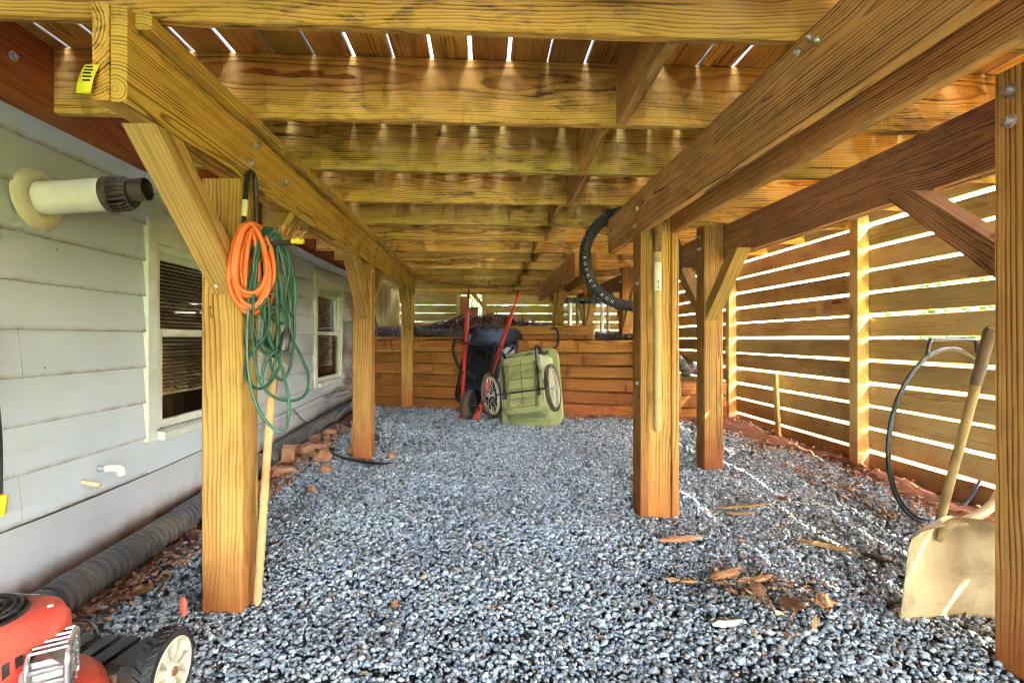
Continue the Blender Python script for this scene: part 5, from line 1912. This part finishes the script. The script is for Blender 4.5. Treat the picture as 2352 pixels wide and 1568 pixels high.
# ------------------------------------------------------------------ leaves, chips and straw
def leaf_mesh(pos, size, mat, name, curl=.35, aspect=.55, up=.5):
    """curled little leaf blades, 6 triangles each"""
    n = len(pos)
    base = np.array([[-1, 0, .25], [-.3, .55, .05], [.45, .5, .0], [1, 0, .3], [.45, -.5, .1], [-.3, -.55, -.02]])
    V = np.repeat(base[None], n, 0)
    V[..., 1] *= aspect * RNG.uniform(.6, 1.3, (n, 1))
    V[..., 2] *= RNG.uniform(-1.6, 1.8, (n, 1)) * curl / .35
    A, B = RNG.uniform(0, 2 * np.pi, n), RNG.normal(0, up, n)
    cb, sb = np.cos(B)[:, None], np.sin(B)[:, None]
    x, y, z = V[..., 0], V[..., 1] * cb - V[..., 2] * sb, V[..., 1] * sb + V[..., 2] * cb
    C = RNG.normal(0, up, n)
    cc, sc_ = np.cos(C)[:, None], np.sin(C)[:, None]
    x, z = x * cc - z * sc_, x * sc_ + z * cc
    ca, sa = np.cos(A)[:, None], np.sin(A)[:, None]
    V = np.stack([x * ca - y * sa, x * sa + y * ca, z], -1) * size[:, None, None] + pos[:, None, :]
    V = V.reshape(-1, 3)
    q = np.array([[0, 1, 5], [1, 4, 5], [1, 2, 4], [2, 3, 4]])
    F = (q[None] + (np.arange(n) * 6)[:, None, None]).reshape(-1, 3)
    me = bpy.data.meshes.new(name)
    me.from_pydata(V.tolist(), [], F.tolist())
    me.materials.append(mat)
    me.update()
    o = link(name, me, None, Matrix.Identity(4))
    o["kind"] = "stuff"
    return o


n = 5200
P = np.stack([RNG.uniform(-1.6, 1.5, n), RNG.uniform(5.8, 8.6, n)], 1)
wy = WALL_A.y + (P[:, 0] - WALL_A.x) * (WALL_B.y - WALL_A.y) / (WALL_B.x - WALL_A.x)
P = P[(P[:, 1] > wy + .2) & ~((P[:, 0] > -.2) & (P[:, 0] < 1.4) & (P[:, 1] < wy[0:len(P)] + .32))]
zs = np.array([soil_z(a, b_) for a, b_ in P]) + RNG.uniform(.0, .03, len(P))
leaf_mesh(np.column_stack([P, zs]), RNG.uniform(.016, .034, len(P)), M_LITTER, "leaf_litter", .4)
n = 330
P = np.stack([RNG.normal(1.15, .55, n), RNG.normal(2.0, .55, n)], 1)
P = P[(P[:, 0] < 2.5) & (P[:, 0] > -1.2) & (P[:, 1] > 1.0)]
leaf_mesh(np.column_stack([P, gzv(P[:, 0], P[:, 1]) + .017]), RNG.uniform(.006, .018, len(P)), M_CRUMB, "wood_crumbs", .3, .35, .25)
n = 300
P = np.stack([RNG.uniform(-1.2, 2.4, n), RNG.uniform(1.0, 5.0, n)], 1)
leaf_mesh(np.column_stack([P, gzv(P[:, 0], P[:, 1]) + .018]), RNG.uniform(.007, .017, n), M_CRUMB, "wood_crumbs", .3, .3, .25)
n = 110
P = np.stack([2.45 + .14 * RNG.standard_normal(n), RNG.uniform(2.0, 4.6, n)], 1)
P[:, 0] = np.clip(P[:, 0], 1.9, 2.68)
leaf_mesh(np.column_stack([P, gzv(P[:, 0], P[:, 1]) + .03]), RNG.uniform(.014, .03, n), M_CRUMB, "wood_crumbs", .3, .5, .3)
n = 100
P = np.stack([RNG.normal(1.08, .13, n), RNG.normal(1.92, .12, n)], 1)
leaf_mesh(np.column_stack([P, gzv(P[:, 0], P[:, 1]) + .022]), RNG.uniform(.012, .034, n), M_CRUMB, "wood_crumbs", .4, .45, .35)
# pine straw tucked along the drain pipe
pr = []
for i in range(520):
    y = random.uniform(1.7, 4.3)
    x = random.choice([random.gauss(-1.345, .03), random.gauss(-1.605, .018), random.gauss(-1.33, .05)])
    a = random.gauss(1.45, .5)
    L = random.uniform(.03, .085)
    z = gz(x, y) + random.uniform(.012, .05)
    p = Vector((x, y, z))
    d = Vector((math.cos(a), math.sin(a), random.uniform(-.2, .3)))
    pr.append(tube_geo([p - d * L / 2, p + Vector((0, 0, .006)), p + d * L / 2], .0011, 3))
v, f = merge(pr)
o = mobj("pine_straw", v, f, M_NEEDLE)
o["kind"] = "stuff"


def splinter(label, x, y, L, wd, th, ang, mat=None, name="wood_splinter", tilt=0.0, lift=.012):
    """a split sliver of wood with ragged ends"""
    n = 9
    loops = []
    for i in range(n):
        t = i / (n - 1)
        w_ = wd * (.35 + .65 * min(1, 5 * t, 5 * (1 - t))) * random.uniform(.8, 1.1)
        h_ = th * (.45 + .55 * min(1, 4 * t, 4 * (1 - t))) * random.uniform(.75, 1.15)
        yo = .10 * wd * math.sin(6 * t + x)
        loops.append([Vector((L * (t - .5), yo + a * w_ / 2, b_ * h_ / 2)) for a, b_ in ((-1, -.8), (-.3, -1), (.6, -1), (1, -.4), (.8, .5), (.1, 1), (-.5, .8), (-1, .3))])
    v, f = loft(loops, True, True)
    M = Matrix.Translation((x, y, gz(x, y) + lift + th * .4)) @ Euler((random.uniform(-.2, .2), tilt, ang)).to_matrix().to_4x4()
    o = mobj(name, v, f, mat or M_CHIP, None, M)
    tag(o, label, "wood splinter")
    return o


def on_ground(px, py):
    return px, py


SPL = [("long thin strip of split bark lying across the gravel, farthest of the wood scraps", 1.46, 2.83, .36, .035, .014, .15, M_CHIP),
       ("shorter pale strip lying in front of the long bark strip", 1.38, 2.74, .15, .03, .012, -.1, M_CHIP),
       ("dark brown bark stick lying right of the wood scraps, pointing at the fence", 1.55, 2.28, .24, .028, .02, -.72, M_CHIP),
       ("small dark bark stub just right of the dark bark stick", 1.70, 2.17, .12, .026, .018, -.95, M_BARK),
       ("flat reddish board edge half sunk in gravel at the middle post", .93, 2.42, .22, .03, .024, .12, M_BRICK),
       ("thick splintered chunk at the top of the leaf pile", .99, 2.08, .19, .05, .022, .5, M_CHIP),
       ("second splintered chunk lying across the leaf pile", 1.08, 2.02, .17, .045, .018, .25, M_CHIP),
       ("pale curved chip left of the leaf pile by the middle post", .79, 2.06, .13, .022, .012, -.25, M_CHIP),
       ("white wood chip lying left below the leaf pile", .83, 1.735, .115, .026, .014, .2, M_LABELW),
       ("brown wood chip alone on open gravel near the bottom edge", .46, 1.335, .10, .028, .012, .5, M_CHIP),
       ("brown wood scrap at the foot of the near right post", 1.33, 1.30, .13, .03, .014, -.5, M_CHIP)]
for s_ in SPL:
    splinter(*s_)


def leaf(label, x, y, size, ang, mat=M_LEAF, tilt=.3):
    """a curled dry leaf with a lobed edge"""
    n = 14
    v = [Vector((0, 0, .0))]
    for i in range(n):
        a = 2 * math.pi * i / n
        r_ = size * (.75 + .25 * math.cos(a)) * (1 + (.22 if i % 2 else -.12))
        px_, py_ = r_ * math.cos(a), r_ * .7 * math.sin(a)
        v.append(Vector((px_, py_, .35 * size * (py_ / size) ** 2 * 2 + .25 * size * (px_ / size) ** 2 + random.uniform(-.05, .08) * size)))
    f = [(0, 1 + i, 1 + (i + 1) % n) for i in range(n)]
    o = mobj("dry_leaf", v, f, mat, None, Matrix.Translation((x, y, gz(x, y) + .022)) @ Euler((tilt, random.uniform(-.3, .3), ang)).to_matrix().to_4x4(), True)
    o.modifiers.new("t", 'SOLIDIFY').thickness = .0012
    tag(o, label, "leaf")
    return o


LV = [("big brown leaf lying on the gravel between the drain pipe and near left post", -1.265, 1.985, .055, .3, M_LEAF, -.7),
      ("curled brown leaf in the middle of the leaf pile", 1.02, 1.90, .050, 1.2, M_LEAF, .3),
      ("pale curled leaf at the lower edge of the leaf pile", 1.10, 1.78, .055, 2.2, M_LEAF, -.3),
      ("brown leaf at the right end of the leaf pile", 1.20, 1.80, .050, .4, M_LEAF, .4),
      ("tan leaf left in the leaf pile", .93, 1.98, .045, 2.8, M_CHIP, .2),
      ("pinkish leaf right above the leaf pile", 1.18, 2.35, .035, .9, M_LEAF, .5),
      ("small red leaf on gravel towards the outer post", 1.72, 2.9, .035, 1.9, M_LEAF, -.4),
      ("small star shaped leaf on open gravel in the centre", .05, 1.88, .022, .2, M_LEAF, -.3)]
for l_ in LV:
    leaf(*l_)
nut = lump("brown_nut", "round brown nut on open gravel left of centre", "nut", (-.32, 1.93, gz(-.32, 1.93) + .018), .014, M_LEAF, 2, .08, 1.0)

# odds and ends on the soil behind the far left post
can = thing("cut_log_end", "pale round cut end of a small log on the dark soil left of the wall", "log", (-1.43, 6.95, soil_z(-1.43, 6.95)))
lathe("log", [(.0001, -.10), (.034, -.10), (.036, -.09), (.037, .08), (.034, .085), (.0001, .085)], M_GREYWOOD, can, frame((-1.43, 7.02, soil_z(-1.43, 7.0) + .035), (-1.44, 6.92, soil_z(-1.43, 6.93) + .04))[0], 16, 'x')
stick = plank("leaning_stick", (-1.34, 6.78, soil_z(-1.34, 6.8) - .02), (-1.48, 7.02, 1.62), .022, .022, M_GREYWOOD)
tag(stick, "thin grey stick leaning up behind the second left post", "stick")
fl = plank("wood_offcut", (-1.38, 7.12, soil_z(-1.38, 7.1) + .02), (-1.16, 7.05, soil_z(-1.16, 7.05) + .02), .06, .03, M_GREYWOOD)
tag(fl, "pale flat offcut lying on the dark soil beside the far left post", "board")

# ------------------------------------------------------------------ trees outside
def tree(lab, x, y, h, r_):
    z0 = lawn_z(x, y)
    o = thing("tree", lab, "tree", (x, y, z0))
    tube("trunk", spline([(x, y, z0 - .1), (x + .1, y, z0 + h * .3), (x - .05, y + .1, z0 + h * .75)], 5), [.22, .21, .2, .19, .18, .17, .15, .13, .11, .09, .06], M_BARK, o, 8)
    n = 1500
    d = RNG.standard_normal((n, 3))
    d /= np.linalg.norm(d, axis=1)[:, None]
    rad = RNG.uniform(.45, 1, n) ** .6 * (1 + .25 * np.sin(5 * d[:, 0] + x) * np.cos(4 * d[:, 2]))
    P = d * rad[:, None] * np.array([r_, r_, h * .36]) + np.array([x, y, z0 + h * .62])
    c = leaf_mesh(P, RNG.uniform(.10, .24, n), M_FOLIAGE, "crown", .35, .7, 1.2)
    c.parent = o
    c.matrix_basis = WM[o].inverted()
    del c["kind"]


def shrub(lab, x, y, h, r_):
    z0 = lawn_z(x, y)
    o = thing("shrub", lab, "shrub", (x, y, z0))
    for k in range(4):
        a = k * 1.6
        tube("stem", spline([(x, y, z0 - .05), (x + .1 * math.cos(a), y + .1 * math.sin(a), z0 + h * .4), (x + .3 * math.cos(a), y + .3 * math.sin(a), z0 + h * .8)], 3), .018, M_BARK, o, 5)
    n = 1300
    d = RNG.standard_normal((n, 3))
    d /= np.linalg.norm(d, axis=1)[:, None]
    rad = RNG.uniform(.3, 1, n) ** .6
    P = d * rad[:, None] * np.array([r_ * .8, r_, h * .5]) + np.array([x, y, z0 + h * .5])
    c = leaf_mesh(P, RNG.uniform(.05, .11, n), M_FOLIAGE, "foliage", .35, .7, 1.2)
    c.parent = o
    c.matrix_basis = WM[o].inverted()
    del c["kind"]


for (x, y, h, r_, lab) in ((6.2, 2.6, 1.35, 1.0, "low shrub outside the slat fence, glimpsed between boards behind the hoop"), (6.8, 4.9, 1.5, 1.2, "low shrub outside the slat fence, glimpsed between boards left of the middle fence post"),
                        (7.4, 7.6, 1.6, 1.3, "low shrub outside the slat fence, glimpsed between boards by the outer post"), (-1.0, 12.2, 1.7, 1.0, "shrub behind the far left band of boards, green between its gaps"),
                        (-.15, 11.7, 1.9, .8, "shrub right behind the stair opening at the far end"),
                        (1.6, 12.4, 1.7, 1.3, "shrub behind the far right band of boards, green between its gaps")):
    shrub(lab, x, y, h, r_)
tree("leafy tree beyond the slat fence, seen only through its gaps", 9.5, 6.0, 6.0, 2.3)
tree("leafy tree past the stair opening at the far end", .2, 17.0, 7.0, 3.0)
tree("leafy tree behind the far left boards, seen through their gaps", -3.6, 18.5, 6.5, 2.8)
